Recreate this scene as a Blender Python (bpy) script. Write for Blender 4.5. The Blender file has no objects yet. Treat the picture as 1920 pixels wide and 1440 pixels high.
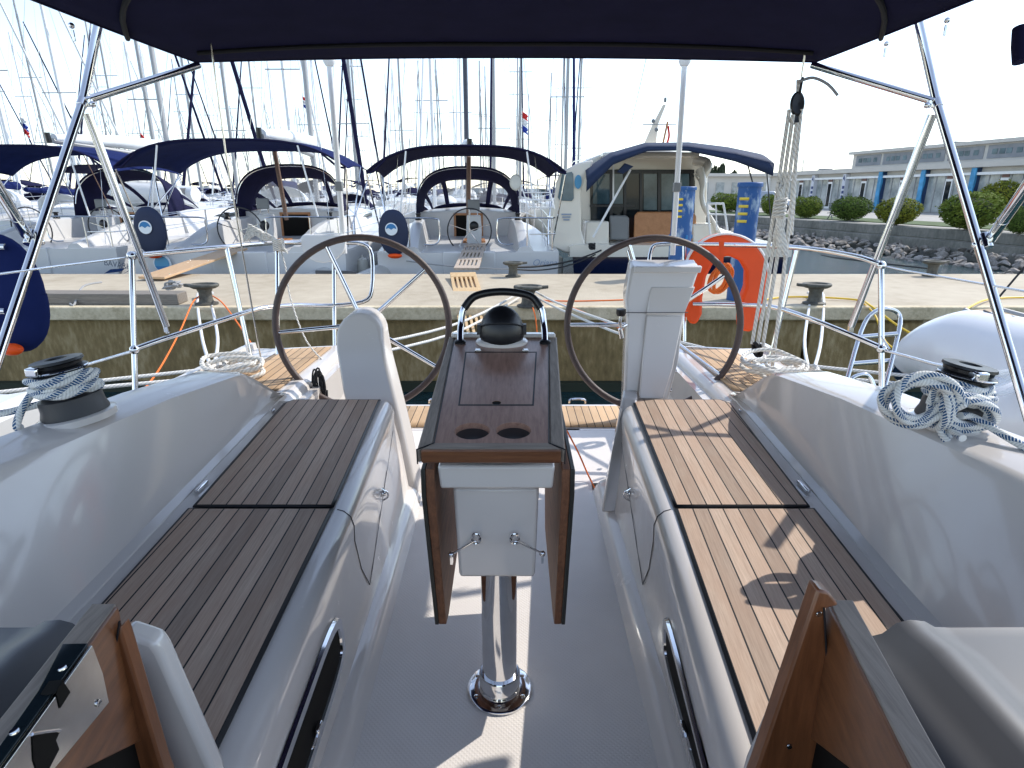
import bpy, math, random
from mathutils import Vector, Matrix
R = math.radians
sc = bpy.context.scene
COL = sc.collection

# ------------------------------------------------------------------ camera, sky, sun, exposure
F = 1120.0                      # focal length in px of the 1920 wide photograph
TH = math.atan(358.0 / F)       # downward pitch
H = 2.3                         # camera height above the water
cam_d = bpy.data.cameras.new('camera'); cam = bpy.data.objects.new('camera', cam_d); COL.objects.link(cam)
cam.location = (0, 0, H); cam.rotation_euler = (math.pi/2 - TH, 0, 0)
cam_d.sensor_width = 36; cam_d.lens = 36*F/1920; cam_d.clip_start = 0.02; cam_d.clip_end = 6000
sc.camera = cam
SUN = Vector((0.92, 0.54, 1.0)).normalized()
w = bpy.data.worlds.new("World"); sc.world = w; w.use_nodes = True
nt = w.node_tree; nt.nodes.clear()
sky = nt.nodes.new('ShaderNodeTexSky'); sky.sky_type = 'NISHITA'; sky.sun_disc = False
sky.sun_elevation = math.asin(SUN.z); sky.sun_rotation = math.atan2(SUN.x, SUN.y)
sky.air_density = 1.0; sky.dust_density = 0.25; sky.ozone_density = 2.0; sky.altitude = 0
bg = nt.nodes.new('ShaderNodeBackground'); bg.inputs[1].default_value = 0.15
wo = nt.nodes.new('ShaderNodeOutputWorld')
hs = nt.nodes.new('ShaderNodeHueSaturation'); hs.inputs['Saturation'].default_value = .74
nt.links.new(sky.outputs[0], hs.inputs['Color']); nt.links.new(hs.outputs[0], bg.inputs[0]); nt.links.new(bg.outputs[0], wo.inputs[0])
sd = bpy.data.lights.new('sun', 'SUN'); sd.energy = 2.05; sd.angle = R(0.5); sd.color = (1, 0.95, 0.87)
so = bpy.data.objects.new('sun', sd); COL.objects.link(so)
so.rotation_euler = SUN.to_track_quat('Z', 'Y').to_euler(); so.location = (20, 10, 30)
vs = sc.view_settings; vs.view_transform = 'Standard'; vs.look = 'None'; vs.gamma = 1; vs.use_curve_mapping = False
vs.exposure = 1.05
sc.cycles.max_bounces = 10; sc.cycles.diffuse_bounces = 8; sc.cycles.glossy_bounces = 6; sc.cycles.transparent_max_bounces = 12

# ------------------------------------------------------------------ measuring helpers
FW = Vector((0, math.cos(TH), -math.sin(TH))); UP = Vector((0, math.sin(TH), math.cos(TH))); RT = Vector((1, 0, 0))
def ray(px, py): return FW + RT*((px-960)/F) - UP*((py-720)/F)
def P(px, py, z): return Vector((0, 0, H)) + ray(px, py)*z          # z: depth along the view axis
def PH(px, py, h):                                                   # on the level plane of height h
    r = ray(px, py); return Vector((0, 0, H)) + r*((h-H)/r.z)
def PD(px, py, d):                                                   # on the plane y = d
    r = ray(px, py); return Vector((0, 0, H)) + r*(d/r.y)

# ------------------------------------------------------------------ materials
MATS = {}
def nodes(name):
    m = bpy.data.materials.new(name); m.use_nodes = True
    t = m.node_tree; b = t.nodes['Principled BSDF']; return m, t, b
def lnk(t, a, b): t.links.new(a, b)
def mat(name, col=(.8,.8,.8), rough=.5, metal=0, var=0, vscale=8, bump=0, bscale=60, coat=0, alpha=1, trans=0, spec=None, stretch=None, col2=None, ior=None, vr=(.3,.7)):
    if name in MATS: return MATS[name]
    m, t, b = nodes(name)
    b.inputs['Base Color'].default_value = (*col, 1); b.inputs['Roughness'].default_value = rough
    b.inputs['Metallic'].default_value = metal; b.inputs['Coat Weight'].default_value = coat
    b.inputs['Coat Roughness'].default_value = .06
    if spec is not None: b.inputs['Specular IOR Level'].default_value = spec
    if alpha < 1: b.inputs['Alpha'].default_value = alpha
    if trans: b.inputs['Transmission Weight'].default_value = trans
    if ior: b.inputs['IOR'].default_value = ior
    if var or bump:
        tc = t.nodes.new('ShaderNodeTexCoord'); mp = t.nodes.new('ShaderNodeMapping')
        lnk(t, tc.outputs['Object'], mp.inputs[0])
        if stretch: mp.inputs['Scale'].default_value = stretch
    if var:
        n = t.nodes.new('ShaderNodeTexNoise'); n.inputs['Scale'].default_value = vscale; n.inputs['Detail'].default_value = 6
        n.inputs['Roughness'].default_value = .6
        lnk(t, mp.outputs[0], n.inputs[0])
        mr = t.nodes.new('ShaderNodeMapRange'); mr.inputs[1].default_value = vr[0]; mr.inputs[2].default_value = vr[1]
        lnk(t, n.outputs[0], mr.inputs[0])
        mx = t.nodes.new('ShaderNodeMix'); mx.data_type = 'RGBA'
        c2 = col2 or tuple(c*(1-var) for c in col)
        mx.inputs[6].default_value = (*col, 1); mx.inputs[7].default_value = (*c2, 1)
        lnk(t, mr.outputs[0], mx.inputs[0]); lnk(t, mx.outputs[2], b.inputs['Base Color'])
    if bump:
        n2 = t.nodes.new('ShaderNodeTexNoise'); n2.inputs['Scale'].default_value = bscale; n2.inputs['Detail'].default_value = 4
        lnk(t, mp.outputs[0], n2.inputs[0])
        bp = t.nodes.new('ShaderNodeBump'); bp.inputs['Strength'].default_value = bump; bp.inputs['Distance'].default_value = .01
        lnk(t, n2.outputs[0], bp.inputs['Height']); lnk(t, bp.outputs[0], b.inputs['Normal'])
    if name == 'gelcoat':
        nr = t.nodes.new('ShaderNodeTexNoise'); nr.inputs['Scale'].default_value = 6; nr.inputs['Detail'].default_value = 9; nr.inputs['Roughness'].default_value = .7
        lnk(t, tc.outputs['Object'], nr.inputs[0]); m2 = t.nodes.new('ShaderNodeMapRange'); m2.inputs[1].default_value = .35; m2.inputs[2].default_value = .7; m2.inputs[3].default_value = .10; m2.inputs[4].default_value = .30
        lnk(t, nr.outputs[0], m2.inputs[0]); lnk(t, m2.outputs[0], b.inputs['Roughness'])
    MATS[name] = m; return m

def math_node(t, op, a, bb=None, c=None):
    n = t.nodes.new('ShaderNodeMath'); n.operation = op
    for i, v in enumerate((a, bb, c)):
        if v is None: continue
        if hasattr(v, 'links') or hasattr(v, 'is_linked'): lnk(t, v, n.inputs[i])
        else: n.inputs[i].default_value = v
    return n.outputs[0]

def teak(name, pw, cA, cB, gap=.09, warm=(.30,.20,.13)):
    """teak planks laid along v of the UV map, black caulk between them"""
    m, t, b = nodes(name)
    uv = t.nodes.new('ShaderNodeUVMap'); sp = t.nodes.new('ShaderNodeSeparateXYZ'); lnk(t, uv.outputs[0], sp.inputs[0])
    q = math_node(t, 'DIVIDE', sp.outputs[0], pw); idx = math_node(t, 'FLOOR', q); fr = math_node(t, 'FRACT', q)
    e = math_node(t, 'ABSOLUTE', math_node(t, 'SUBTRACT', fr, .5))
    line = math_node(t, 'GREATER_THAN', e, .5-gap/2)
    wn = t.nodes.new('ShaderNodeTexWhiteNoise'); wn.noise_dimensions = '1D'; lnk(t, idx, wn.inputs[1])
    cb = t.nodes.new('ShaderNodeCombineXYZ')
    lnk(t, math_node(t, 'MULTIPLY', sp.outputs[0], 260), cb.inputs[0]); lnk(t, math_node(t, 'MULTIPLY', sp.outputs[1], 9), cb.inputs[1])
    lnk(t, math_node(t, 'MULTIPLY', idx, 7.3), cb.inputs[2])
    g = t.nodes.new('ShaderNodeTexNoise'); g.inputs['Scale'].default_value = 1; g.inputs['Detail'].default_value = 8; g.inputs['Roughness'].default_value = .75
    lnk(t, cb.outputs[0], g.inputs[0])
    cb2 = t.nodes.new('ShaderNodeCombineXYZ')
    lnk(t, math_node(t, 'MULTIPLY', sp.outputs[0], 12), cb2.inputs[0]); lnk(t, math_node(t, 'MULTIPLY', sp.outputs[1], 4), cb2.inputs[1])
    g2 = t.nodes.new('ShaderNodeTexNoise'); g2.inputs['Scale'].default_value = 1.3; g2.inputs['Detail'].default_value = 5; lnk(t, cb2.outputs[0], g2.inputs[0])
    f1 = t.nodes.new('ShaderNodeMapRange'); f1.inputs[1].default_value = .32; f1.inputs[2].default_value = .68; lnk(t, g.outputs[0], f1.inputs[0])
    mx = t.nodes.new('ShaderNodeMix'); mx.data_type = 'RGBA'; mx.inputs[6].default_value = (*cA, 1); mx.inputs[7].default_value = (*cB, 1)
    lnk(t, f1.outputs[0], mx.inputs[0])
    f2 = t.nodes.new('ShaderNodeMapRange'); f2.inputs[1].default_value = .35; f2.inputs[2].default_value = .7; f2.inputs[4].default_value = .55; lnk(t, g2.outputs[0], f2.inputs[0])
    mxw = t.nodes.new('ShaderNodeMix'); mxw.data_type = 'RGBA'; lnk(t, f2.outputs[0], mxw.inputs[0]); lnk(t, mx.outputs[2], mxw.inputs[6]); mxw.inputs[7].default_value = (*warm, 1)
    br = math_node(t, 'MULTIPLY_ADD', wn.outputs[0], .40, .78)
    mb = t.nodes.new('ShaderNodeMix'); mb.data_type = 'RGBA'; mb.blend_type = 'MULTIPLY'; mb.inputs[0].default_value = 1
    lnk(t, mxw.outputs[2], mb.inputs[6]); lnk(t, br, mb.inputs[7])
    mc = t.nodes.new('ShaderNodeMix'); mc.data_type = 'RGBA'; lnk(t, line, mc.inputs[0]); lnk(t, mb.outputs[2], mc.inputs[6]); mc.inputs[7].default_value = (.008,.008,.01,1)
    lnk(t, mc.outputs[2], b.inputs['Base Color']); b.inputs['Roughness'].default_value = .62; b.inputs['Specular IOR Level'].default_value = .3
    hgt = math_node(t, 'SUBTRACT', math_node(t, 'MULTIPLY', g.outputs[0], .25), line)
    bp = t.nodes.new('ShaderNodeBump'); bp.inputs['Strength'].default_value = .4; bp.inputs['Distance'].default_value = .002
    lnk(t, hgt, bp.inputs['Height']); lnk(t, bp.outputs[0], b.inputs['Normal'])
    return m

def wood(name, cA, cB, axis=(60, 4, 60), rough=.35, coat=.3):
    m, t, b = nodes(name)
    tc = t.nodes.new('ShaderNodeTexCoord'); mp = t.nodes.new('ShaderNodeMapping'); lnk(t, tc.outputs['Object'], mp.inputs[0])
    mp.inputs['Scale'].default_value = axis
    n = t.nodes.new('ShaderNodeTexNoise'); n.inputs['Scale'].default_value = 1.6; n.inputs['Detail'].default_value = 8; n.inputs['Roughness'].default_value = .7; n.inputs['Distortion'].default_value = .4
    lnk(t, mp.outputs[0], n.inputs[0])
    r = t.nodes.new('ShaderNodeValToRGB'); r.color_ramp.elements[0].position = .3; r.color_ramp.elements[1].position = .7
    r.color_ramp.elements[0].color = (*cA, 1); r.color_ramp.elements[1].color = (*cB, 1)
    lnk(t, n.outputs[0], r.inputs[0]); lnk(t, r.outputs[0], b.inputs['Base Color'])
    b.inputs['Roughness'].default_value = rough; b.inputs['Coat Weight'].default_value = coat; b.inputs['Coat Roughness'].default_value = .15
    bp = t.nodes.new('ShaderNodeBump'); bp.inputs['Strength'].default_value = .15; bp.inputs['Distance'].default_value = .001
    lnk(t, n.outputs[0], bp.inputs['Height']); lnk(t, bp.outputs[0], b.inputs['Normal'])
    return m

def rope_mat(name, base, fleck=None, turns=55, rib=.5):
    """u runs round the rope, v along it in metres: laid strands, and coloured flecks if any"""
    m, t, b = nodes(name)
    uv = t.nodes.new('ShaderNodeUVMap'); sp = t.nodes.new('ShaderNodeSeparateXYZ'); lnk(t, uv.outputs[0], sp.inputs[0])
    ph = math_node(t, 'MULTIPLY_ADD', sp.outputs[1], turns, math_node(t, 'MULTIPLY', sp.outputs[0], 3))
    sn = math_node(t, 'ABSOLUTE', math_node(t, 'SINE', math_node(t, 'MULTIPLY', ph, math.pi)))
    b.inputs['Roughness'].default_value = .8
    mx = t.nodes.new('ShaderNodeMix'); mx.data_type = 'RGBA'
    mx.inputs[6].default_value = (*[c*.72 for c in base], 1); mx.inputs[7].default_value = (*base, 1); lnk(t, sn, mx.inputs[0])
    out = mx.outputs[2]
    if fleck:
        cb = t.nodes.new('ShaderNodeCombineXYZ')
        lnk(t, math_node(t, 'MULTIPLY_ADD', sp.outputs[1], 22, math_node(t, 'MULTIPLY', sp.outputs[0], 2)), cb.inputs[0])
        f1 = math_node(t, 'FRACT', math_node(t, 'MULTIPLY_ADD', sp.outputs[1], 14, math_node(t, 'MULTIPLY', sp.outputs[0], 2)))
        a = math_node(t, 'LESS_THAN', f1, .44)
        f2 = math_node(t, 'FRACT', math_node(t, 'MULTIPLY_ADD', sp.outputs[1], 120, math_node(t, 'MULTIPLY', sp.outputs[0], -6)))
        a2 = math_node(t, 'LESS_THAN', f2, .62)
        k = math_node(t, 'MULTIPLY', a, a2)
        m2 = t.nodes.new('ShaderNodeMix'); m2.data_type = 'RGBA'; lnk(t, k, m2.inputs[0]); lnk(t, out, m2.inputs[6]); m2.inputs[7].default_value = (*fleck, 1)
        out = m2.outputs[2]
    lnk(t, out, b.inputs['Base Color'])
    bp = t.nodes.new('ShaderNodeBump'); bp.inputs['Strength'].default_value = rib; bp.inputs['Distance'].default_value = .003
    lnk(t, sn, bp.inputs['Height']); lnk(t, bp.outputs[0], b.inputs['Normal'])
    return m

def nonskid(name):
    m, t, b = nodes(name)
    b.inputs['Base Color'].default_value = (.72,.715,.70,1); b.inputs['Roughness'].default_value = .32
    tc = t.nodes.new('ShaderNodeTexCoord'); sp = t.nodes.new('ShaderNodeSeparateXYZ'); lnk(t, tc.outputs['Object'], sp.inputs[0])
    k = 500
    a = math_node(t, 'SINE', math_node(t, 'MULTIPLY', math_node(t, 'ADD', sp.outputs[0], sp.outputs[1]), k))
    c = math_node(t, 'SINE', math_node(t, 'MULTIPLY', math_node(t, 'SUBTRACT', sp.outputs[0], sp.outputs[1]), k))
    h = math_node(t, 'MAXIMUM', a, c)
    bp = t.nodes.new('ShaderNodeBump'); bp.inputs['Strength'].default_value = .25; bp.inputs['Distance'].default_value = .0010
    lnk(t, h, bp.inputs['Height']); lnk(t, bp.outputs[0], b.inputs['Normal'])
    n = t.nodes.new('ShaderNodeTexNoise'); n.inputs['Scale'].default_value = 5; n.inputs['Detail'].default_value = 7; lnk(t, tc.outputs['Object'], n.inputs[0])
    mr = t.nodes.new('ShaderNodeMapRange'); mr.inputs[1].default_value = .35; mr.inputs[2].default_value = .75; lnk(t, n.outputs[0], mr.inputs[0])
    mx = t.nodes.new('ShaderNodeMix'); mx.data_type = 'RGBA'; mx.inputs[6].default_value = (.82,.765,.715,1); mx.inputs[7].default_value = (.75,.695,.65,1)
    lnk(t, mr.outputs[0], mx.inputs[0]); lnk(t, mx.outputs[2], b.inputs['Base Color'])
    return m

GEL = mat('gelcoat', (.69,.64,.595), .13, coat=.6, var=.03, vscale=3)
GELW = mat('gelcoat_far', (.66,.655,.645), .3, var=.05, vscale=2)
GELC = mat('gelcoat_cream', (.74,.68,.56), .28, var=.04, vscale=2)
GREYSH = mat('gelcoat_grey_shade', (.11,.11,.115), .42, coat=0, var=.06, vscale=4)  # grey darkened so the colour carries an unmodelled sprayhood's shade on the coachroof
SOLE = nonskid('nonskid')
TEAK = teak('teak_bench', .0425, (.36,.26,.195), (.58,.44,.335), warm=(.45,.29,.20))
TEAK2 = teak('teak_platform', .047, (.50,.33,.19), (.68,.47,.28), warm=(.56,.36,.2))
DKEDGE = mat('dark_edge', (.022,.022,.018), .45)
CAULK = mat('caulk', (.008,.008,.011), .5)
MAHO = wood('mahogany', (.215,.115,.085), (.40,.235,.175), (70, 5, 60), .38, .25)
MAHOM = wood('mahogany_matte', (.10,.036,.016), (.24,.10,.045), (70, 5, 30), .65, 0)
MAHOX = wood('mahogany_cross', (.085,.030,.013), (.21,.082,.034), (5, 70, 60), .35, .4)
WTEAK = wood('weathered_teak', (.17,.135,.11), (.35,.29,.235), (90, 5, 60), .6, 0)
WTEAKX = wood('weathered_teak_cross', (.17,.135,.11), (.35,.29,.235), (5, 90, 60), .6, 0)
FRAMEW = wood('frame_wood', (.11,.036,.013), (.25,.092,.035), (45, 45, 4), .4, .3)
FRAMEY = wood('frame_wood_long', (.10,.034,.012), (.225,.085,.032), (45, 4, 45), .4, .3)
PINE = wood('pine', (.56,.36,.17), (.74,.53,.29), (50, 3, 40), .5, 0)
PLY = wood('plywood', (.52,.33,.18), (.66,.45,.27), (30, 3, 40), .5, 0)
LWOOD = wood('interior_wood', (.34,.14,.05), (.48,.22,.09), (5, 40, 5), .4, .1)
GWOOD = wood('grey_timber', (.14,.12,.10), (.28,.25,.21), (4, 50, 50), .8, 0)
CHROME = mat('stainless', (.78,.78,.79), .09, 1, var=.12, vscale=14)
STEEL = mat('brushed_steel', (.62,.60,.57), .2, 1, var=.2, vscale=25)
CANVAS = mat('navy_canvas', (.017,.017,.052), .9, var=.25, vscale=5, bump=.25, bscale=900, spec=.08)
CANVB = mat('blue_canvas', (.014,.024,.105), .9, var=.25, vscale=4, bump=.2, bscale=400, spec=.08)
WEB = mat('black_webbing', (.012,.012,.013), .8)
BLACK = mat('black_plastic', (.008,.008,.010), .35, var=.3, vscale=20)
RUB = mat('dark_rubber', (.03,.03,.033), .45)
LEATH = mat('wheel_leather', (.085,.055,.048), .45, bump=.25, bscale=350, var=.25, vscale=30)
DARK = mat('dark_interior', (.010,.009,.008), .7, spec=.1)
GLASSD = mat('dark_glass', (.010,.016,.020), .05, spec=.3)
GLASSB = mat('tinted_glass', (.03,.065,.08), .05, var=.8, vscale=1.0, spec=.35, col2=(.16,.24,.28))
VINYL = mat('clear_vinyl', (.85,.87,.88), .12, alpha=.32)
PANE = mat('pale_pane', (.12,.155,.18), .16, coat=.1, var=.1, vscale=6)
WHITE = mat('white_paint', (.82,.82,.81), .35)
ALU = mat('mast_aluminium', (.36,.36,.36), .45, .3)
SAILW = mat('sail_cover_white', (.80,.81,.80), .8, bump=.3, bscale=12)
ORANGE = mat('lifebuoy_orange', (.95,.09,.0), .55, var=.1, vscale=9)
ORLINE = rope_mat('orange_line', (.95,.20,.03), turns=90, rib=.3)
YELHOSE = mat('yellow_hose', (.80,.52,.03), .5)
ROPEW = rope_mat('white_rope', (.84,.81,.75), turns=38, rib=1)
ROPEB = rope_mat('flecked_rope', (.80,.80,.77), (.005,.075,.20), turns=150, rib=.3)
ROPEG = rope_mat('grey_rope', (.36,.36,.36), turns=40)
ROPEK = rope_mat('black_rope', (.02,.02,.022), turns=60)
BOLL = mat('bollard_iron', (.13,.13,.11), .65, .2, var=.45, vscale=20, bump=.3, bscale=60, col2=(.06,.055,.045))
BLUEP = mat('blue_pillar', (.012,.085,.27), .55, var=1, vscale=5, col2=(.40,.50,.58), bump=.15, bscale=20, stretch=(1.3,1.3,.6), vr=(.52,.66))
YEL = mat('yellow_paint', (.75,.55,.06), .5)
NAVYH = mat('navy_hull', (.008,.014,.045), .12, coat=.6)
GREYP = mat('grey_plastic', (.20,.21,.215), .4)
FEND = mat('fender', (.72,.70,.62), .4, var=.15, vscale=8)
LOGO = mat('badge_white', (.72,.78,.82), .5)
LOGOB = mat('badge_blue', (.02,.18,.42), .5)
LET = mat('badge_letter', (.33,.37,.45), .6)
RED = mat('flag_red', (.62,.02,.02), .7)
FBLUE = mat('flag_blue', (.02,.05,.35), .7)
STRIPE = mat('hull_stripe', (.015,.05,.16), .25)

def concrete(name, A, B, C_, streak=1.0, sc_=1.2, rough=.85, patch=.5):
    m, t, b = nodes(name)
    tc = t.nodes.new('ShaderNodeTexCoord'); mp = t.nodes.new('ShaderNodeMapping'); lnk(t, tc.outputs['Object'], mp.inputs[0])
    mp.inputs['Scale'].default_value = (1, 1, streak)
    n = t.nodes.new('ShaderNodeTexNoise'); n.inputs['Scale'].default_value = sc_; n.inputs['Detail'].default_value = 10; n.inputs['Roughness'].default_value = .65; lnk(t, mp.outputs[0], n.inputs[0])
    n2 = t.nodes.new('ShaderNodeTexNoise'); n2.inputs['Scale'].default_value = sc_*9; n2.inputs['Detail'].default_value = 8; lnk(t, mp.outputs[0], n2.inputs[0])
    r = t.nodes.new('ShaderNodeValToRGB'); e = r.color_ramp.elements; e[0].position = .33; e[1].position = .68
    e[0].color = (*A, 1); e[1].color = (*C_, 1); x = e.new(patch); x.color = (*B, 1)
    ad = math_node(t, 'MULTIPLY_ADD', n2.outputs[0], .35, math_node(t, 'MULTIPLY', n.outputs[0], .68))
    lnk(t, ad, r.inputs[0]); lnk(t, r.outputs[0], b.inputs['Base Color']); b.inputs['Roughness'].default_value = rough
    n3 = t.nodes.new('ShaderNodeTexNoise'); n3.inputs['Scale'].default_value = 45; n3.inputs['Detail'].default_value = 6; lnk(t, tc.outputs['Object'], n3.inputs[0])
    bp = t.nodes.new('ShaderNodeBump'); bp.inputs['Strength'].default_value = .5; bp.inputs['Distance'].default_value = .012
    lnk(t, n3.outputs[0], bp.inputs['Height']); lnk(t, bp.outputs[0], b.inputs['Normal'])
    return m
CONC = concrete('pier_concrete', (.37,.305,.215), (.47,.40,.295), (.54,.47,.355), 1, .7)
CONCE = concrete('pier_edge', (.42,.34,.21), (.62,.52,.35), (.78,.67,.48), 1, 3)
ALGAE = concrete('pier_wall_stained', (.11,.076,.028), (.26,.185,.078), (.46,.36,.20), .35, 2.4, .8, .52)
PROM = concrete('promenade_concrete', (.30,.28,.25), (.38,.36,.32), (.47,.45,.41), 1, .5)
PROMW = concrete('promenade_wall', (.10,.10,.085), (.19,.185,.16), (.30,.285,.25), .5, 1.2)
ROCK = concrete('rock', (.09,.08,.07), (.27,.24,.21), (.50,.46,.42), 1, 1.6)
STUC = mat('stucco', (.60,.57,.52), .85, var=.1, vscale=.8)
STUCD = mat('louvre_grey', (.30,.31,.33), .6, var=.3, vscale=1.5)

# ------------------------------------------------------------------ mesh helper
class MB:
    def __init__(s): s.v = []; s.f = []; s.uv = []; s.mi = []
    def add(s, vs, fs, uvs=None, mi=0):
        o = len(s.v); s.v += [tuple(p) for p in vs]
        for k, f in enumerate(fs):
            s.f.append([i+o for i in f]); s.mi.append(mi)
            s.uv.append(uvs[k] if uvs else [(vs[i][0], vs[i][1]) for i in f])
        return s
    def box(s, c, d, rot=None, mi=0):
        x, y, z = d[0]/2, d[1]/2, d[2]/2
        vs = [Vector(p) for p in ((-x,-y,-z),(x,-y,-z),(x,y,-z),(-x,y,-z),(-x,-y,z),(x,-y,z),(x,y,z),(-x,y,z))]
        if rot is not None: vs = [rot @ p for p in vs]
        c = Vector(c); vs = [p+c for p in vs]
        return s.add(vs, [(0,3,2,1),(4,5,6,7),(0,1,5,4),(1,2,6,5),(2,3,7,6),(3,0,4,7)], mi=mi)
    def tube(s, pts, r, n=10, smooth=0, closed=False, mi=0, cap=True, sy=1.0):
        pts = [Vector(p) for p in pts]
        rr = r if isinstance(r, (list, tuple)) else None
        if smooth:
            q = []; m = len(pts); rq = []
            rng = m if closed else m-1
            for i in range(rng):
                p0 = pts[(i-1) % m] if (closed or i > 0) else pts[0]
                p1 = pts[i]; p2 = pts[(i+1) % m]; p3 = pts[(i+2) % m] if (closed or i+2 < m) else p2
                for k in range(smooth):
                    u = k/smooth; q.append(.5*((2*p1)+(-p0+p2)*u+(2*p0-5*p1+4*p2-p3)*u*u+(-p0+3*p1-3*p2+p3)*u**3))
                    if rr: rq.append(rr[i]*(1-u)+rr[(i+1) % m]*u)
            if not closed:
                q.append(pts[-1])
                if rr: rq.append(rr[-1])
            pts = q; rr = rq if rr else None
        m = len(pts)
        T = []
        for i in range(m):
            a = pts[(i-1) % m] if (closed or i > 0) else pts[i]; b_ = pts[(i+1) % m] if (closed or i < m-1) else pts[i]
            d = (b_-a); T.append(d.normalized() if d.length > 1e-9 else Vector((0,0,1)))
        ref = Vector((0,0,1)) if abs(T[0].z) < .9 else Vector((0,1,0))
        N = (ref - T[0]*ref.dot(T[0])).normalized()
        vs = []; L = 0; Ls = []
        for i in range(m):
            if i:
                L += (pts[i]-pts[i-1]).length
                N = (N - T[i]*N.dot(T[i])); N = N.normalized() if N.length > 1e-6 else T[i].orthogonal().normalized()
            Ls.append(L); B = T[i].cross(N); rad = rr[i] if rr else r
            for k in range(n):
                a = 2*math.pi*k/n; vs.append(pts[i]+N*(math.cos(a)*rad)+B*(math.sin(a)*rad*sy))
        fs = []; uvs = []
        for i in range(m if closed else m-1):
            j = (i+1) % m; La = Ls[i]; Lb = Ls[j] if j else L+(pts[0]-pts[-1]).length
            for k in range(n):
                k2 = (k+1) % n
                fs.append((i*n+k, i*n+k2, j*n+k2, j*n+k)); uvs.append([(k/n, La), ((k+1)/n, La), ((k+1)/n, Lb), (k/n, Lb)])
        if cap and not closed:
            fs.append(tuple(range(n))[::-1]); uvs.append([(.2, .04)]*n)
            fs.append(tuple((m-1)*n+k for k in range(n))); uvs.append([(.2, .04)]*n)
        return s.add(vs, fs, uvs, mi)
    def lathe(s, prof, c=(0,0,0), n=32, M=None, mi=0, sx=1, sy=1):
        vs = []; c = Vector(c)
        for r, z in prof:
            for k in range(n):
                a = 2*math.pi*k/n; p = Vector((math.cos(a)*r*sx, math.sin(a)*r*sy, z))
                if M is not None: p = M @ p
                vs.append(p+c)
        fs = []
        for i in range(len(prof)-1):
            for k in range(n):
                k2 = (k+1) % n; fs.append((i*n+k, i*n+k2, (i+1)*n+k2, (i+1)*n+k))
        if prof[0][0] > 1e-4: fs.append(tuple(range(n))[::-1])
        if prof[-1][0] > 1e-4: fs.append(tuple((len(prof)-1)*n+k for k in range(n)))
        return s.add(vs, fs, mi=mi)
    def prism(s, poly, ext, mi=0):
        poly = [Vector(p) for p in poly]; ext = Vector(ext); n = len(poly)
        vs = poly+[p+ext for p in poly]
        fs = [tuple(range(n))[::-1], tuple(range(n, 2*n))]+[(i, (i+1) % n, (i+1) % n+n, i+n) for i in range(n)]
        return s.add(vs, fs, mi=mi)
    def grid(s, fn, nu, nv, mi=0, uvf=None, cap=False):
        vs = [Vector(fn(i/nu, j/nv)) for i in range(nu+1) for j in range(nv+1)]
        fs = []; uvs = []
        for i in range(nu):
            for j in range(nv):
                q = ((i, j), (i+1, j), (i+1, j+1), (i, j+1)); fs.append(tuple(a*(nv+1)+b for a, b in q))
                uvs.append([uvf(a/nu, b/nv) if uvf else (a/nu, b/nv) for a, b in q])
        return s.add(vs, fs, uvs, mi)
    def loft(s, secs, closed=False, caps=True, mi=0):
        """secs: list of equal-length point lists"""
        n = len(secs[0]); vs = [Vector(p) for q in secs for p in q]; fs = []
        for i in range(len(secs)-1):
            for k in range(n if closed else n-1):
                k2 = (k+1) % n; fs.append((i*n+k, i*n+k2, (i+1)*n+k2, (i+1)*n+k))
        if caps: fs.append(tuple(range(n))[::-1]); fs.append(tuple((len(secs)-1)*n+k for k in range(n)))
        return s.add(vs, fs, mi=mi)
    def ball(s, c, r, n=16, sx=1, sy=1, sz=1, mi=0):
        m = n//2; prof = [(r*math.sin(math.pi*i/m), -r*math.cos(math.pi*i/m)*sz) for i in range(m+1)]
        prof[0] = (1e-5, prof[0][1]); prof[-1] = (1e-5, prof[-1][1])
        return s.lathe(prof, c, n, mi=mi, sx=sx, sy=sy)
    def build(s, name, mats, parent=None, bevel=0, seg=2, angle=38, smooth=True, solid=0, label=None):
        me = bpy.data.meshes.new(name); me.from_pydata(s.v, [], s.f)
        if not isinstance(mats, (list, tuple)): mats = [mats]
        for m in mats: me.materials.append(m)
        me.polygons.foreach_set('material_index', s.mi)
        uvl = me.uv_layers.new(name='UVMap'); flat = [c for fu in s.uv for p in fu for c in p]
        uvl.data.foreach_set('uv', flat)
        me.update()
        import bmesh as _b
        bm = _b.new(); bm.from_mesh(me); _b.ops.recalc_face_normals(bm, faces=bm.faces); bm.to_mesh(me); bm.free()
        if smooth:
            me.shade_smooth(); me.set_sharp_from_angle(angle=R(angle))
        o = bpy.data.objects.new(name, me); COL.objects.link(o)
        if solid:
            k = o.modifiers.new('Solid', 'SOLIDIFY'); k.thickness = solid; k.offset = 0
        if bevel:
            k = o.modifiers.new('Bevel', 'BEVEL'); k.width = bevel; k.segments = seg; k.limit_method = 'ANGLE'; k.angle_limit = R(35); k.harden_normals = False
            me.shade_smooth(); me.set_sharp_from_angle(angle=R(50))
        if parent is not None: put(o, parent)
        if label: o['label'] = label
        return o
def world_of(o):
    m = Matrix.LocRotScale(o.location, o.rotation_euler, o.scale)
    return (world_of(o.parent) @ o.matrix_parent_inverse @ m) if o.parent else m
def put(o, parent):
    o.parent = parent; o.matrix_parent_inverse = world_of(parent).inverted()
def tag(o, label, cat, group=None, kind=None):
    if label: o['label'] = label
    if cat: o['category'] = cat
    if group: o['group'] = group
    if kind: o['kind'] = kind
    return o
def empty(name, loc, label=None, cat=None, group=None, rz=0):
    o = bpy.data.objects.new(name, None); COL.objects.link(o); o.location = loc; o.rotation_euler = (0, 0, rz)
    o.empty_display_size = .1
    return tag(o, label, cat, group)
def children(o): return [c for c in bpy.data.objects if c.parent == o]
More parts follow.
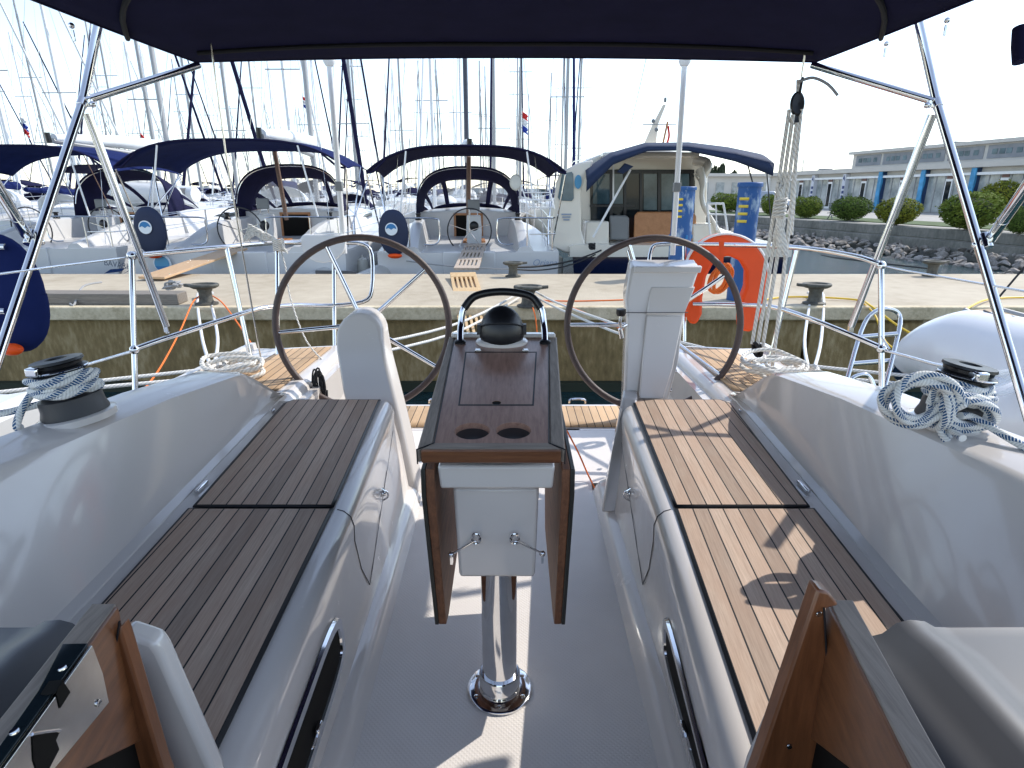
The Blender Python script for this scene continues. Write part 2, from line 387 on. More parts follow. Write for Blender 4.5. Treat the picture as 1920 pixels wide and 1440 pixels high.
def copy_tree(o, parent=None):
    c = o.copy(); COL.objects.link(c)
    if parent is not None: c.parent = parent
    for ch in children(o): copy_tree(ch, c)
    return c
def text(s, size, M, name, m, parent, ext=.002, shear=0):
    cu = bpy.data.curves.new(name, 'FONT'); cu.body = s; cu.size = size; cu.extrude = ext; cu.align_x = 'CENTER'; cu.align_y = 'CENTER'; cu.shear = shear
    to = bpy.data.objects.new(name, cu); COL.objects.link(to)
    dg = bpy.context.evaluated_depsgraph_get(); me = bpy.data.meshes.new_from_object(to.evaluated_get(dg))
    bpy.data.objects.remove(to); me.transform(M); me.materials.clear(); me.materials.append(m)
    o = bpy.data.objects.new(name, me); COL.objects.link(o)
    if parent is not None: put(o, parent)
    return o
def interp(tab, x):
    if x <= tab[0][0]: return tab[0][1]
    for (a, b), (c, d) in zip(tab, tab[1:]):
        if x <= c: return b+(d-b)*(x-a)/(c-a)
    return tab[-1][1]

# ================================================================== OUR YACHT (the cockpit we stand in)
CX = -.03
yacht = empty('sailing_yacht', (CX, 1.5, 0), 'our own white sailing yacht with teak cockpit benches, twin wheels, folding table and navy bimini', 'sailing yacht')
ZF, ZB = 1.02, 1.45
Ain = {-1: [(.3,-.455),(.72,-.477),(1.5,-.51),(2.42,-.569)], 1: [(.3,.375),(.72,.396),(1.5,.465),(2.42,.520)]}
Out = {-1: [(.3,-.84),(1.13,-.882),(1.5,-.905),(2.42,-.955)], 1: [(.3,.78),(1.08,.808),(1.5,.845),(2.42,.915)]}
Flo = {-1: [(.3,-.365),(1.05,-.374),(2.24,-.394),(3.2,-.42)], 1: [(.3,.335),(1.05,.343),(2.24,.36),(3.2,.385)]}
Cin = {-1: [(.5,-1.12),(1.15,-1.075),(2.16,-1.008),(2.5,-.985)], 1: [(.5,1.075),(1.15,1.03),(2.16,.975),(2.5,.955)]}
Cz = [(.5,1.77),(1.15,1.752),(1.7,1.715),(2.12,1.665),(2.16,1.655),(2.42,1.475),(2.5,1.455)]
YS = [.66,.9,1.13,1.35,1.5,1.7,1.9,2.1,2.3,2.42]
# sole: sheet with a cove at both sides, the step to the swim platform behind
mb = MB()
mb.grid(lambda u, v: (interp(Flo[-1], .3+2.87*u)*(1-v)+interp(Flo[1], .3+2.87*u)*v, .3+2.87*u, ZF), 12, 8)
mb.grid(lambda u, v: (-1.0+1.95*v, 2.5+.67*u, ZF-.002), 4, 4)
mb.build('cockpit_sole', SOLE, yacht)
# benches
for s in (-1, 1):
    secs = []
    for y in YS:
        a, o, f = interp(Ain[s], y), interp(Out[s], y), interp(Flo[s], y)
        secs.append([(f-s*.01, y, ZF-.01), (f+s*.004, y, ZF+.006), (f+s*.014, y, ZF+.03), (f+s*.03, y, ZF+.05), (f+s*.055, y, ZF+.06),
                     (a-s*.058, y, ZB-.10), (a-s*.060, y, ZB-.05), (a-s*.052, y, ZB-.022), (a-s*.036, y, ZB-.006), (a-s*.018, y, ZB),
                     (a, y, ZB), (o, y, ZB), (o+s*.055, y, ZB), (o+s*.055, y, ZF-.01)])
    b = MB().loft(secs, closed=True).build('bench', GEL, yacht, angle=60)
    # locker lid seam, hinge fitting, opening port
    # teak: two panels each with a black margin
    for (y0, y1, dz) in ((.60, 1.488, 0), (1.505, 2.405, .004)):
        n = 10
        def tk(u, v, g=0.0):
            y = y0-g+(y1-y0+2*g)*u; a, o = interp(Ain[s], y)-s*g, interp(Out[s], y)+s*g
            ins = 0
            if u > .97 and y1 > 2: ins = .03
            if y1 > 2: o -= s*.012*(1-u)
            return Vector((a*(1-v)+(o-s*ins)*v, y, ZB+.0035+dz))
        def uvf(u, v):
            p = tk(u, v); return (abs(p.x-interp(Ain[s], p.y)), p.y)
        MB().grid(lambda u, v: tk(u, v, .007), 20, 6).build('caulk_margin', CAULK, b, solid=.005)
        m_ = MB().grid(lambda u, v: tk(u, v)+Vector((0, 0, .004)), 20, 8, uvf=uvf)
        m_.build('teak_panel', TEAK, b)
    y = 1.4965; a, o, f = interp(Ain[s], y), interp(Out[s], y), interp(Flo[s], y)
    # seam going down the face as a fine dark groove (locker door outline)
    q = lambda yy, zz: Vector((interp(Flo[s], yy)+s*.055+(interp(Ain[s], yy)-s*.058-interp(Flo[s], yy)-s*.055)*(zz-ZF-.06)/(ZB-.10-ZF-.06)-s*.0005, yy, zz))
    MB().tube([(a-s*.017, y, ZB+.0005), (a-s*.036, y, ZB-.0055), (a-s*.053, y, ZB-.022), (a-s*.0605, y, ZB-.05), q(y, ZB-.101), q(1.52, 1.24), q(1.58, 1.14)], .0016, 5).build('seam', GREYSH, b)
    MB().tube([q(1.58, 1.14), q(1.75, 1.2), q(2.0, 1.27), q(2.35, 1.34)], .0012, 5).build('seam', GREYSH, b)
    m_ = MB(); c = q(1.93, 1.27)
    m_.tube([c+Vector((0, 0, .02)), c+Vector((-s*.018, 0, .005)), c+Vector((-s*.02, 0, -.015)), c+Vector((0, 0, -.03))], .0035, 8, smooth=4); m_.ball(c+Vector((-s*.004, 0, 0)), .012, 12)
    m_.build('locker_latch', CHROME, b)
    # opening port low in the footwell side
    def port(inset, off):
        pts = []
        cy, cz, hy, hz = .93, 1.235, .33-inset, .082-inset; rr = .05
        for k in range(24):
            t_ = 2*math.pi*k/24; cs, sn = math.cos(t_), math.sin(t_)
            yy = cy+hy*math.copysign(abs(cs)**.45, cs); zz = cz+hz*math.copysign(abs(sn)**.45, sn)
            p = q(yy, zz); p.x -= s*off; pts.append(p)
        return pts
    p_out = port(0, .001); p_out2 = port(.003, .009); p_in = port(.024, .009); p_in2 = port(.027, .003)
    fr = MB(); fr.loft([p_out, p_out2, p_in, p_in2], closed=True, caps=False); pf = fr.build('port_frame', CHROME, b, angle=50)
    MB().add(port(.026, .004), [tuple(range(24))]).build('port_glass', DARK, pf)
    for yy in (.72, 1.0):
        MB().box(q(yy, 1.20)-Vector((s*.012, 0, 0)), (.012, .03, .02)).build('port_catch', CHROME, pf, bevel=.003)
    # coaming
    secs = []; wid = .16 if s < 0 else .20
    for y in [.66,.8,1.0,1.15,1.4,1.7,1.95,2.08,2.14,2.2,2.28,2.36,2.42,2.5]:
        o, c, z = interp(Out[s], y), interp(Cin[s], y), interp(Cz, y); k = (z-ZB)/.3
        w_ = wid
        secs.append([(o+s*.042, y, ZB-.004), (o+s*.046, y, ZB+.004), (o+s*.066, y, ZB+.016*min(1, k*3)), (o+s*.07+(c-o-s*.07)*.25, y, ZB+.016+(z-ZB-.016)*.30*(1)),
                     (o+s*.07+(c-o-s*.07)*.88, y, z-.028*min(1, k)), (c-s*.004, y, z-.008*min(1,k)), (c+s*.012, y, z+.002), (c+s*(w_-.03), y, z+.016*min(1,k)), (c+s*w_, y, z-.012*min(1,k)),
                     (c+s*(w_+.06), y, z-.08*min(1, k)), (c+s*(w_+.14), y, min(1.43, z)-.01), (c+s*(w_+.14), y, 1.40), (o+s*.042, y, 1.40)])
    cm = MB().loft(secs, closed=True).build('coaming', GEL, yacht, angle=28)
    MB().tube([(interp(Cin[s], y)+s*.085, y, interp(Cz, y)-.0008) for y in (.7, 1.0, 1.3, 1.6, 1.9, 2.1)], .0022, 6).build('seam', CAULK if s > 0 else GREYSH, cm)
    for yy in (1.62, 2.28):
        MB().box((interp(Out[s], yy)+s*.024, yy, ZB+.008), (.012, .07 if yy < 2 else .02, .012)).build('hinge', CHROME, cm, bevel=.003)
    # aft quarter deck with teak and a wall down to the sole
    yq = [2.42, 2.6, 2.9, 3.2, 3.42]
    qi = lambda y: s*(.96-.02*(y-2.5))+CX; 
    secs = []
    for y in yq:
        i_ = qi(y) if y > 2.45 else qi(y)
        o_ = s*(1.62-.09*(y-2.5))+CX
        secs.append([(i_-s*.10, y, ZF-.02), (i_-s*.04, y, 1.28), (i_-s*.012, y, ZB-.03), (i_+s*.01, y, ZB-.008), (i_+s*.03, y, ZB-.002), (o_, y, ZB-.03), (o_, y, ZF-.02)])
    qd = MB().loft(secs, closed=True).build('quarter_deck', GEL, yacht, bevel=.006)
    def qt(u, v):
        y = 2.56+.80*u; a = qi(y)+s*.07; o_ = qi(y)+s*(.40-.04*u); z = ZB+.0005-.03*.12-(v*.028*.60)
        return Vector((a*(1-v)+o_*v, y, z+.006))
    MB().grid(qt, 10, 6, uvf=lambda u, v: (qt(u, v).x, qt(u, v).y)).build('teak_panel', TEAK2, qd, solid=.004)
    # hull side, side deck and topside
    secs = []
    for y in (-3, -1, .5, 1.5, 2.4, 3.0, 3.45):
        bm_ = 1.74-.05*max(0, y-.5)**1.3
        secs.append([(CX+s*.9, y, 1.405), (CX+s*(bm_-.05), y, 1.42), (CX+s*(bm_-.045), y, 1.455), (CX+s*(bm_-.01), y, 1.455), (CX+s*bm_, y, 1.42), (CX+s*(bm_-.04), y, .6), (CX+s*(bm_-.16), y, -.1), (CX+s*.9, y, -.2)])
    MB().loft(secs, closed=True).build('hull_side', GEL, yacht, angle=30)
# stern platform
pl = MB().box((CX, 3.36, ZF-.06), (2.05, .46, .12)).build('swim_platform', GEL, yacht, bevel=.015)
MB().grid(lambda u, v: (CX-.84+1.68*v, 3.185+.34*u, ZF+.006), 4, 4, uvf=lambda u, v: (1.7*v, .4*u)).build('teak_panel', TEAK2, pl, solid=.008)
MB().box((CX, 3.45, .45), (3.0, .3, .96)).build('transom', GEL, yacht, bevel=.02)
for s in (-1, 1):
    m_ = MB(); c = Vector((CX+s*.44, 3.545, ZF+.02)); m_.tube([c+Vector((-.05, 0, .0)), c+Vector((-.04, 0, .025)), c+Vector((.04, 0, .025)), c+Vector((.05, 0, 0))], .008, 8, smooth=3); m_.build('lifting_eye', CHROME, pl)

# ---- cockpit table
def TBL(px, py, off=0):          # a point on the plane of the table top
    n0 = P(785, 845, 1.229); n1 = P(1058, 845, 1.229); n2 = P(845, 629, 1.893)
    n = (n1-n0).cross(n2-n0).normalized(); r = ray(px, py); o = Vector((0, 0, H)); 
    return o+r*((n0-o).dot(n)/r.dot(n))+n*off
TN = (P(1058,845,1.229)-P(785,845,1.229)).cross(P(845,629,1.893)-P(785,845,1.229)).normalized()
A, B_, C_, D_ = TBL(781, 843), TBL(1060, 843), TBL(1044, 630), TBL(842, 630)
a1, b1, c1, d1 = TBL(814, 831), TBL(1029, 831), TBL(1028, 632), TBL(853, 632)
th = TN*-.03
Mt = Matrix.Rotation(math.atan2(-TN.y, TN.z), 3, 'X'); rc = .0385
cups = [TBL(885.5, 808), TBL(963, 807)]; O2 = a1.copy(); Mi = Mt.inverted()
cu2 = bpy.data.curves.new('top', 'CURVE'); cu2.dimensions = '2D'; cu2.fill_mode = 'BOTH'; cu2.extrude = .012
def spl(pts):
    sp_ = cu2.splines.new('POLY'); sp_.points.add(len(pts)-1)
    for q_, p_ in zip(sp_.points, pts): v_ = Mi @ (p_-O2); q_.co = (v_.x, v_.y, 0, 1)
    sp_.use_cyclic_u = True
def circ(c, r_, n_=48): return [c+Mt @ Vector((r_*math.cos(2*math.pi*k/n_), r_*math.sin(2*math.pi*k/n_), 0)) for k in range(n_)]
spl([a1, b1, c1, d1]); spl(circ(cups[0], rc)); spl(circ(cups[1], rc)); spl(circ(TBL(931, 755), .011, 24))
to = bpy.data.objects.new('top', cu2); COL.objects.link(to)
me2 = bpy.data.meshes.new_from_object(to.evaluated_get(bpy.context.evaluated_depsgraph_get())); bpy.data.objects.remove(to)
me2.transform(Matrix.Translation(O2+TN*-.012) @ Mt.to_4x4()); me2.materials.clear(); me2.materials.append(MAHO)
table = bpy.data.objects.new('cockpit_table', me2); COL.objects.link(table); put(table, yacht)
for c in cups:
    MB().lathe([(rc+.0008, -.014), (rc+.001, -.055), (rc-.004, -.06), (.001, -.06)], c, 32, M=Mt).build('cup_holder', RUB, table)
    
# frame rails round the core
MB().prism([A, a1-TN*0, d1, D_], TN*-.034).build('edge_rail', WTEAK, table, bevel=.005)
MB().prism([b1, B_, C_, c1], TN*-.034).build('edge_rail', WTEAK, table, bevel=.005)
mf = MB(); e1 = (B_-A).normalized()
mf.prism([A+e1*.007, B_-e1*.007, b1+(a1-b1).normalized()*.0006, a1-(a1-b1).normalized()*.0006], TN*-.034); mf.build('front_rail', MAHOX, table, bevel=.004)
mf = MB(); mf.prism([A+TN*.0004+e1*.009+(a1-A)*.05, B_+TN*.0004-e1*.009+(b1-B_)*.05, b1+TN*.0004, a1+TN*.0004], TN*-.001); mf.build('rail_top', WTEAKX, table)
for p0, p1 in ((A, a1), (B_, b1)):
    MB().tube([p0+TN*-.034, p0+TN*.0002, p1+TN*.0004], .0016, 6).build('joint', CAULK, table)
for p0, p1 in ((a1, d1), (b1, c1)):
    MB().tube([p0+TN*.0001, p1+TN*.0001], .0013, 6).build('joint', CAULK, table)
# locker lid with dark gap
l = [TBL(860, 760), TBL(1000, 760), TBL(1006, 660), TBL(873, 660)]
lc = (l[0]+l[1]+l[2]+l[3])/4
gap = MB()
gp = [lc+(p-lc)*1.012 for p in l]; gi = [lc+(p-lc)*.972 for p in l]
for i in range(4):
    j = (i+1) % 4; gap.prism([gp[i], gp[j], gi[j], gi[i]], TN*.0004)
gap.build('lid_gap', CAULK, table)
MB().lathe([(.0112, -.02), (.0112, -.004), (.0115, -.001)], TBL(931, 755), 24, M=Mt).build('finger_hole', DARK, table)
# white end bracket, grab hoop, compass
e0, e1_ = TBL(846, 634), TBL(1042, 634)
mw = MB(); yv = Vector((0, .035, 0)); mw.prism([e0, e1_, e1_+yv, e0+yv], (0, 0, .012)); mw.build('end_bracket', GEL, table, bevel=.005)
h0, h1 = TBL(863, 643), TBL(1022, 643)
zc = 1.86
hp = [h0+Vector((0, 0, 0)), P(864, 612, zc), P(870, 578, zc), P(892, 555, zc), P(942, 547, zc), P(993, 555, zc), P(1014, 578, zc), P(1020, 612, zc), h1]
gh = MB().tube(hp, .0105, 14, smooth=8).build('grab_hoop', CHROME, table)
for p in (h0, h1): MB().lathe([(.017, 0), (.017, .006), (.012, .010)], p, 20, M=Mt).build('hoop_foot', BLACK, gh)
mm = MB(); mm.tube(hp[2:7], .0122, 14, smooth=8); mm.build('hoop_grip', BLACK, gh)
cc = P(941, 641, 1.84)
mk = MB(); mk.lathe([(.001, -.010), (.072, -.010), (.080, -.004), (.081, .004), (.074, .010), (.06, .012)], cc, 40, sy=.8); cb = mk.build('compass_base', GEL, table)
mk = MB(); rd = .068
prof = [(rd*.93, .004), (rd, .02), (rd*1.0, .034)]+[(rd*math.cos(a)*.99, .034+rd*1.15*math.sin(a)) for a in [R(x) for x in (8, 18, 30, 42, 54, 66, 78, 86)]]+[(.0005, .034+rd*1.15)]
mk.lathe(prof, cc, 40); mk.build('compass_dome', BLACK, cb)
mk = MB(); mk.tube([cc+Vector((rd*1.005*math.sin(a), -rd*1.0*math.cos(a)*1.0, .045+.028*math.cos(a*1.0))) for a in [R(x) for x in range(-90, 91, 10)]], .002, 6)
mk.box(cc+Vector((-.069, -.005, .042)), (.012, .03, .03)); mk.box(cc+Vector((.069, -.005, .042)), (.012, .03, .03)); mk.build('compass_visor', RUB, cb, bevel=.002)
for px in (896, 985): MB().box(TBL(px, 659, .004), (.018, .014, .006)).build('lid_hinge', CHROME, table, bevel=.002)
# tray and grey box under the top
yb = 1.2
def q4(pts, d): return [PD(x, y, d) for x, y in pts]
MB().prism(q4([(820, 874), (1041, 874), (1037, 917), (825, 917)], 1.175), (0, .52, 0)).build('tray', GEL, table, bevel=.006)
MB().prism(q4([(849, 915), (1011, 915), (1003, 1083), (861, 1083)], 1.205), (0, .16, 0)).build('pedestal_box', GEL, table, bevel=.008)
# leaves
for s, x0, x1 in ((-1, -.187, -.168), (1, .108, .126)):
    zt = PD(800, 884, 1.16).z
    prof_ = [(1.17, zt), (1.80, zt+.02), (1.80, zt-.30), (1.72, zt-.48), (1.33, zt-.50), (1.27, zt-.485), (1.165, zt-.06)]
    lf = MB().prism([(x0, y, z) for y, z in prof_], (x1-x0, 0, 0)).build('table_leaf', MAHOM, table, bevel=.002)
    xo = x0 if s < 0 else x1
    MB().prism([(xo-.010 if s < 0 else xo, y+( -.002 if y < 1.5 else .002), z) for y, z in prof_], (.010, 0, 0)).build('leaf_edge', DKEDGE, lf, bevel=.002)
# gate hooks and latch rings
for (ex, ey, hx, hy) in ((893, 1008, 846, 1040), (965, 1008, 1017, 1038)):
    e = PD(ex, ey, 1.196); h = PD(hx, hy, 1.215); mk = MB()
    mk.tube([e+Vector((.009*math.cos(a), -.004, .013*math.sin(a))) for a in [2*math.pi*k/14 for k in range(14)]], .0035, 8, closed=True)
    mk.tube([e+Vector((0, -.006, -.006)), e*.9+h*.1+Vector((0, -.008, 0)), h], .0024, 8)
    mk.ball(h, .0075, 10); mk.box(h+Vector((0, .004, -.012)), (.006, .012, .028)); mk.build('leaf_hook', CHROME, table)
# column
bx, by = PH(937, 1292, ZF).x, PH(937, 1292, ZF).y
mk = MB(); mk.lathe([(.0455, 0), (.0455, .52)], (bx, by, ZF+.02), 48); cl = mk.build('pedestal_column', CHROME, table, angle=50)
mk = MB(); mk.lathe([(.088, 0), (.088, .006), (.083, .010), (.056, .0105), (.0545, .014), (.0545, .058), (.0515, .062), (.046, .062)], (bx, by, ZF+.001), 56); fl = mk.build('column_flange', CHROME, cl)
for k in range(6):
    a = R(30+60*k); mk = MB(); mk.lathe([(.006, .010), (.006, .0125), (.003, .0135)], (bx+.071*math.cos(a), by+.071*math.sin(a), ZF), 12); mk.build('screw', STEEL, fl)

# ---- steering pedestals and wheels
def wheel(px, py, zc_, rad, a0, hub_off):
    c = P(px, py, zc_); v = (Vector((0, 0, H))-c).normalized(); nrm = Vector((v.x*.35, -math.cos(R(9)), math.sin(R(9)))).normalized()
    xr = Vector((1, 0, 0)); xr = (xr-nrm*xr.dot(nrm)).normalized(); yu = nrm.cross(xr)*-1
    if yu.z < 0: yu = -yu
    m_ = MB(); m_.tube([c+xr*(rad*math.cos(a))+yu*(rad*math.sin(a)) for a in [2*math.pi*k/72 for k in range(72)]], .0158, 14, closed=True)
    wl = m_.build('steering_wheel', LEATH, yacht)
    for k in range(5):
        a = R(a0+72*k); d = xr*math.cos(a)+yu*math.sin(a)
        MB().tube([c+nrm*-.02+d*.03, c+nrm*-.012+d*(rad*.55), c+d*(rad-.012)], [.0115, .0105, .0095], 10, smooth=4).build('spoke', CHROME, wl)
    MB().lathe([(.001, -.03), (.05, -.03), (.055, -.01), (.04, .02), (.02, .03), (.001, .03)], c, 24, M=Matrix((xr, yu, nrm)).transposed()).build('hub', CHROME, wl)
    return c, nrm, wl
cL, nL, wL = wheel(681, 609, 2.86, .408, 41, 0)
cR, nR, wR = wheel(1224, 610, 2.86, .408, 36, 0)
# left: plain paddle on a raking leg
zt = 2.62
pts = []
for k in range(13):
    a = R(180-15*k); pts.append((672+43*math.cos(a), 634-46*math.sin(a)))
poly = pts+[(722, 672), (752, 790), (772, 880), (784, 934)]+[(756, 937), (738, 860), (722, 800), (655, 790), (642, 735), (630, 660)]
zz = lambda y: 2.66-.05*(max(0, min(1, (y-600)/340)))
pa = [P(x, y, zz(y)) for x, y in poly]
pd = MB().prism(pa, (.02, .085, .02)).build('steering_pedestal', GEL, yacht, bevel=.012, seg=3)
MB().box(PH(765, 938, ZF+.01)+Vector((0, .03, 0)), (.11, .10, .02)).build('pedestal_foot', GEL, pd, bevel=.006)
# right: instrument pod
zp = 2.58
front = [(1186, 499), (1312, 499), (1296, 600), (1286, 660), (1248, 760), (1172, 760), (1178, 600)]
pr = MB().prism([P(x, y, 2.56 if y < 700 else 2.6) for x, y in [(1183, 500), (1314, 500), (1284, 590), (1272, 680), (1249, 770), (1168, 770), (1174, 600), (1172, 560)]], (.01, .12, .02)).build('steering_pedestal', GEL, yacht, bevel=.014, seg=3)
MB().prism([P(x, y, 2.553) for x, y in [(1190, 500), (1317, 500), (1314, 512), (1188, 512)]], (0, .02, .004)).build('pod_lip', GEL, pr, bevel=.004)
MB().prism([P(x, y, 2.556) for x, y in [(1219, 545), (1222, 538), (1304, 538), (1283, 590), (1212, 590)]], (0, .014, 0)).build('pod_panel', GEL, pr, bevel=.005)
MB().prism([P(x, y, 2.560) for x, y in [(1212, 592), (1282, 592), (1262, 690), (1244, 748), (1198, 748)]], (0, .014, 0)).build('pod_panel', GEL, pr, bevel=.005)
MB().tube([P(1173, 586, 2.552), P(1290, 586, 2.552)], .0016, 6).build('seam', GREYSH, pr)
MB().prism([P(x, y, 2.41+.12*max(0, (850-y)/110)) for x, y in [(1167, 745), (1196, 745), (1180, 850), (1166, 962), (1127, 962), (1147, 850)]], (.02, .10, .01)).build('pod_leg', GEL, pr, bevel=.01, seg=3)
mk = MB(); c = P(1163, 612, 2.52); mk.tube([c+Vector((.03, .03, 0)), c, c+Vector((0, 0, .05))], .008, 10, smooth=4); mk.tube([c+Vector((0, 0, -.01)), c+Vector((.01, .0, -.05))], .01, 10)
cu_ = mk.build('throttle_lever', CHROME, pr); MB().lathe([(.016, 0), (.021, .012), (.020, .028), (.012, .03)], c+Vector((0, 0, .045)), 18).build('lever_knob', BLACK, cu_)
for (px, py, r_) in ((1268, 696, .011), (1258, 732, .016), (1253, 752, .013)):
    MB().lathe([(r_, 0), (r_, .008), (r_*.6, .012)], P(px, py, 3.0), 18, M=Matrix.Rotation(R(90), 3, 'Y').inverted()).build('deck_fitting', CHROME, yacht)

# ---- companionway surround and coachroof close to us
def board(name, px, d, ext, m, par=yacht, bev=.003): return MB().prism([PD(x, y, d) for x, y in px], ext).build(name, m, par, bevel=bev)
RZ = H-.45
def quad_hit(px, py, A_, B2, off=0):      # on the upright plane through two points
    n_ = (B2-A_).cross(Vector((0, 0, 1))).normalized()
    if n_.dot(Vector((0, 0, H))-A_) < 0: n_ = -n_
    r_ = ray(px, py); o_ = Vector((0, 0, H)); A2 = A_+n_*off
    return o_+r_*((A2-o_).dot(n_)/r_.dot(n_))
RA = {1: (PH(1549, 1130, RZ), PH(1700, 1440, RZ)), -1: (PH(222, 1137, RZ), PH(0, 1440, RZ))}
for s in (1, -1):
    pa_, pb_ = RA[s]; dv = (pb_-pa_)/(pa_.y-pb_.y)
    X_ = lambda y: pa_.x+dv.x*(pa_.y-y)
    secs = []
    for y, hb2 in ((pa_.y, .645), (.42, .53), (.2, .48), (.02, .475)):
        secs.append([(X_(y), y, RZ), (X_(y)+s*.004, y, H-hb2), (X_(y)+s*.028, y, H-hb2), (X_(y)+s*.028, y, RZ-.001)])
    rl = MB().loft(secs, closed=True).build('companionway_rail', FRAMEY, yacht, bevel=.0015)
    MB().prism([(X_(.02)+s*.012, .02, RZ-.05), (X_(.57)+s*.012, .57, RZ-.05), (X_(.57)+s*.012, .57, 1.05), (X_(.02)+s*.012, .02, 1.05)], (s*.008, 0, 0)).build('companionway_dark_sheet', DARK, yacht)  # dark sheet added behind the rail, its colour standing in for interior shade
    secs = [[(X_(y)+s*.004, y, RZ+.001), (X_(y)+s*.032, y, RZ+.001), (X_(y)+s*.034, y, RZ-.06), (X_(y)+s*.029, y, RZ-.06), (X_(y)+s*.029, y, RZ-.002), (X_(y)+s*.004, y, RZ-.002)] for y in (pa_.y+.004, .3, .02)]
    MB().loft(secs, closed=True).build('rail_capping', WTEAK, rl, bevel=.0015)
# posts
pR = board('companionway_post', [(1534, 1106), (1556, 1112), (1574, 1136), (1548, 1142), (1560, 1362), (1553, 1440), (1540, 1640), (1345, 1640), (1420, 1440)], .56, (0, .022, 0), FRAMEW)
MB().tube([PD(1545, 1140, .5575), PD(1551, 1250, .5575), PD(1560, 1362, .5575)], .0012, 6).build('joint', CAULK, pR)
for (px, py) in ((1536, 1152), (1480, 1400)):
    MB().lathe([(.0035, 0), (.003, .001)], PD(px, py, .5585), 12, M=Matrix.Rotation(R(90), 3, 'X')).build('screw', STEEL, pR)
pL = board('companionway_post', [(230, 1196), (223, 1176), (192, 1290), (190, 1365), (215, 1440), (240, 1640), (380, 1640), (304, 1440)], .56, (0, .02, 0), FRAMEW)
MB().tube([PD(224, 1165, .5575), PD(208, 1270, .5575), PD(190, 1365, .5575)], .0012, 6).build('joint', CAULK, pL)
# bulkhead on each side of the opening
bl = MB().prism([PD(x, y, .615) for x, y in [(226, 1186), (286, 1206), (300, 1226), (400, 1450), (450, 1640), (240, 1640), (200, 1300)]], (0, .03, 0)).build('bulkhead', GEL, yacht, bevel=.008, seg=3)
MB().prism([PD(x, y, .615) for x, y in [(1520, 1200), (1502, 1240), (1412, 1450), (1360, 1640), (1560, 1640), (1580, 1300)]], (0, .03, 0)).build('bulkhead', GEL, yacht, bevel=.008, seg=3)
# coachroof tops
for s in (-1, 1):
    xi = .398 if s > 0 else -.468; yb_ = .66
    zf = H-.520
    prof_ = [(xi, zf-.055), (xi+s*.015, zf-.030), (xi+s*.05, zf-.016), (xi+s*.075, zf-.008), (xi+s*.09, zf+.008), (xi+s*.105, zf+.013), (xi+s*.125, zf+.011), (xi+s*.14, zf+.002), (xi+s*.16, zf+.001), (xi+s*.5, zf+.003), (xi+s*.85, zf-.02), (xi+s*1.0, zf-.10), (xi+s*1.02, zf-.45), (xi, zf-.45)]
    cr = MB().loft([[(x, y, z-(.0 if y < .6 else (.035 if y > .64 else .008))) for x, z in prof_] for y in (-.6, .0, .3, .57, .610, .630, .642)], closed=True).build('coachroof', GREYSH, yacht, angle=50)
    MB().prism([(xi+s*.155, .02, zf+.004), (xi+s*.5, .02, zf+.006), (xi+s*.5, .535, zf+.006), (xi+s*.185, .52, zf+.004), (xi+s*.165, .50, zf+.004)], (0, 0, .006)).build('deck_hatch', PANE, cr, bevel=.004)
# stainless latch plate at the left end
pa_, pb_ = RA[-1]
fc = lambda pts, off: [quad_hit(x, y, pa_, pb_, off) for x, y in pts]
fnn = (fc([(100, 1300)], .01)[0]-fc([(100, 1300)], 0)[0]).normalized(); fnn = (pb_-pa_).cross(Vector((0, 0, 1))).normalized(); fnn = fnn if fnn.x > 0 else -fnn
lp = MB().prism(fc([(166, 1210), (186, 1262), (198, 1318), (95, 1442), (-90, 1640), (-130, 1600), (0, 1437)], .0005), fnn*.004).build('latch_plate', STEEL, yacht, bevel=.001)
tp_ = lambda x, y: PH(x, y, RZ+.002)
MB().prism([tp_(166, 1210), tp_(118, 1211), tp_(92, 1262), tp_(72, 1300), tp_(-60, 1490), tp_(0, 1440)], (0, 0, .003)).build('latch_cover', GLASSD, lp, bevel=.0008)
MB().prism([PH(x, y, RZ+.0055) for x, y in [(76, 1302), (92, 1278), (118, 1275), (104, 1300), (86, 1304)]], (0, 0, .0006)).build('latch_slot', DARK, lp)
MB().prism(fc([(117, 1277), (131, 1298), (112, 1328), (105, 1300), (108, 1290)], .0048), fnn*.0006).build('latch_slot', DARK, lp)
MB().prism(fc([(60, 1378), (112, 1371), (104, 1388), (110, 1405), (92, 1440), (70, 1450), (62, 1425)], .0048), fnn*.0006).build('latch_slot', DARK, lp)
MB().tube(fc([(60, 1377), (85, 1373), (112, 1370)], .006), .0016, 6).build('slot_lip', CHROME, lp)
for px, py in ((117, 1253), (27, 1372)):
    MB().lathe([(.0040, 0), (.0036, .0012), (.001, .0006)], PH(px, py, RZ+.0052), 16).build('screw', CHROME, lp)
MB().lathe([(.0040, 0), (.0036, .0012), (.001, .0006)], fc([(184, 1318)], .005)[0], 16, M=Matrix.Rotation(R(90), 3, 'Y')).build('screw', CHROME, lp)

# ---- stainless rails
def rail(name, pts, r=.0125, par=yacht, m=CHROME, smooth=0, n=12):
    return MB().tube(pts, r, n, smooth=smooth).build(name, m, par)
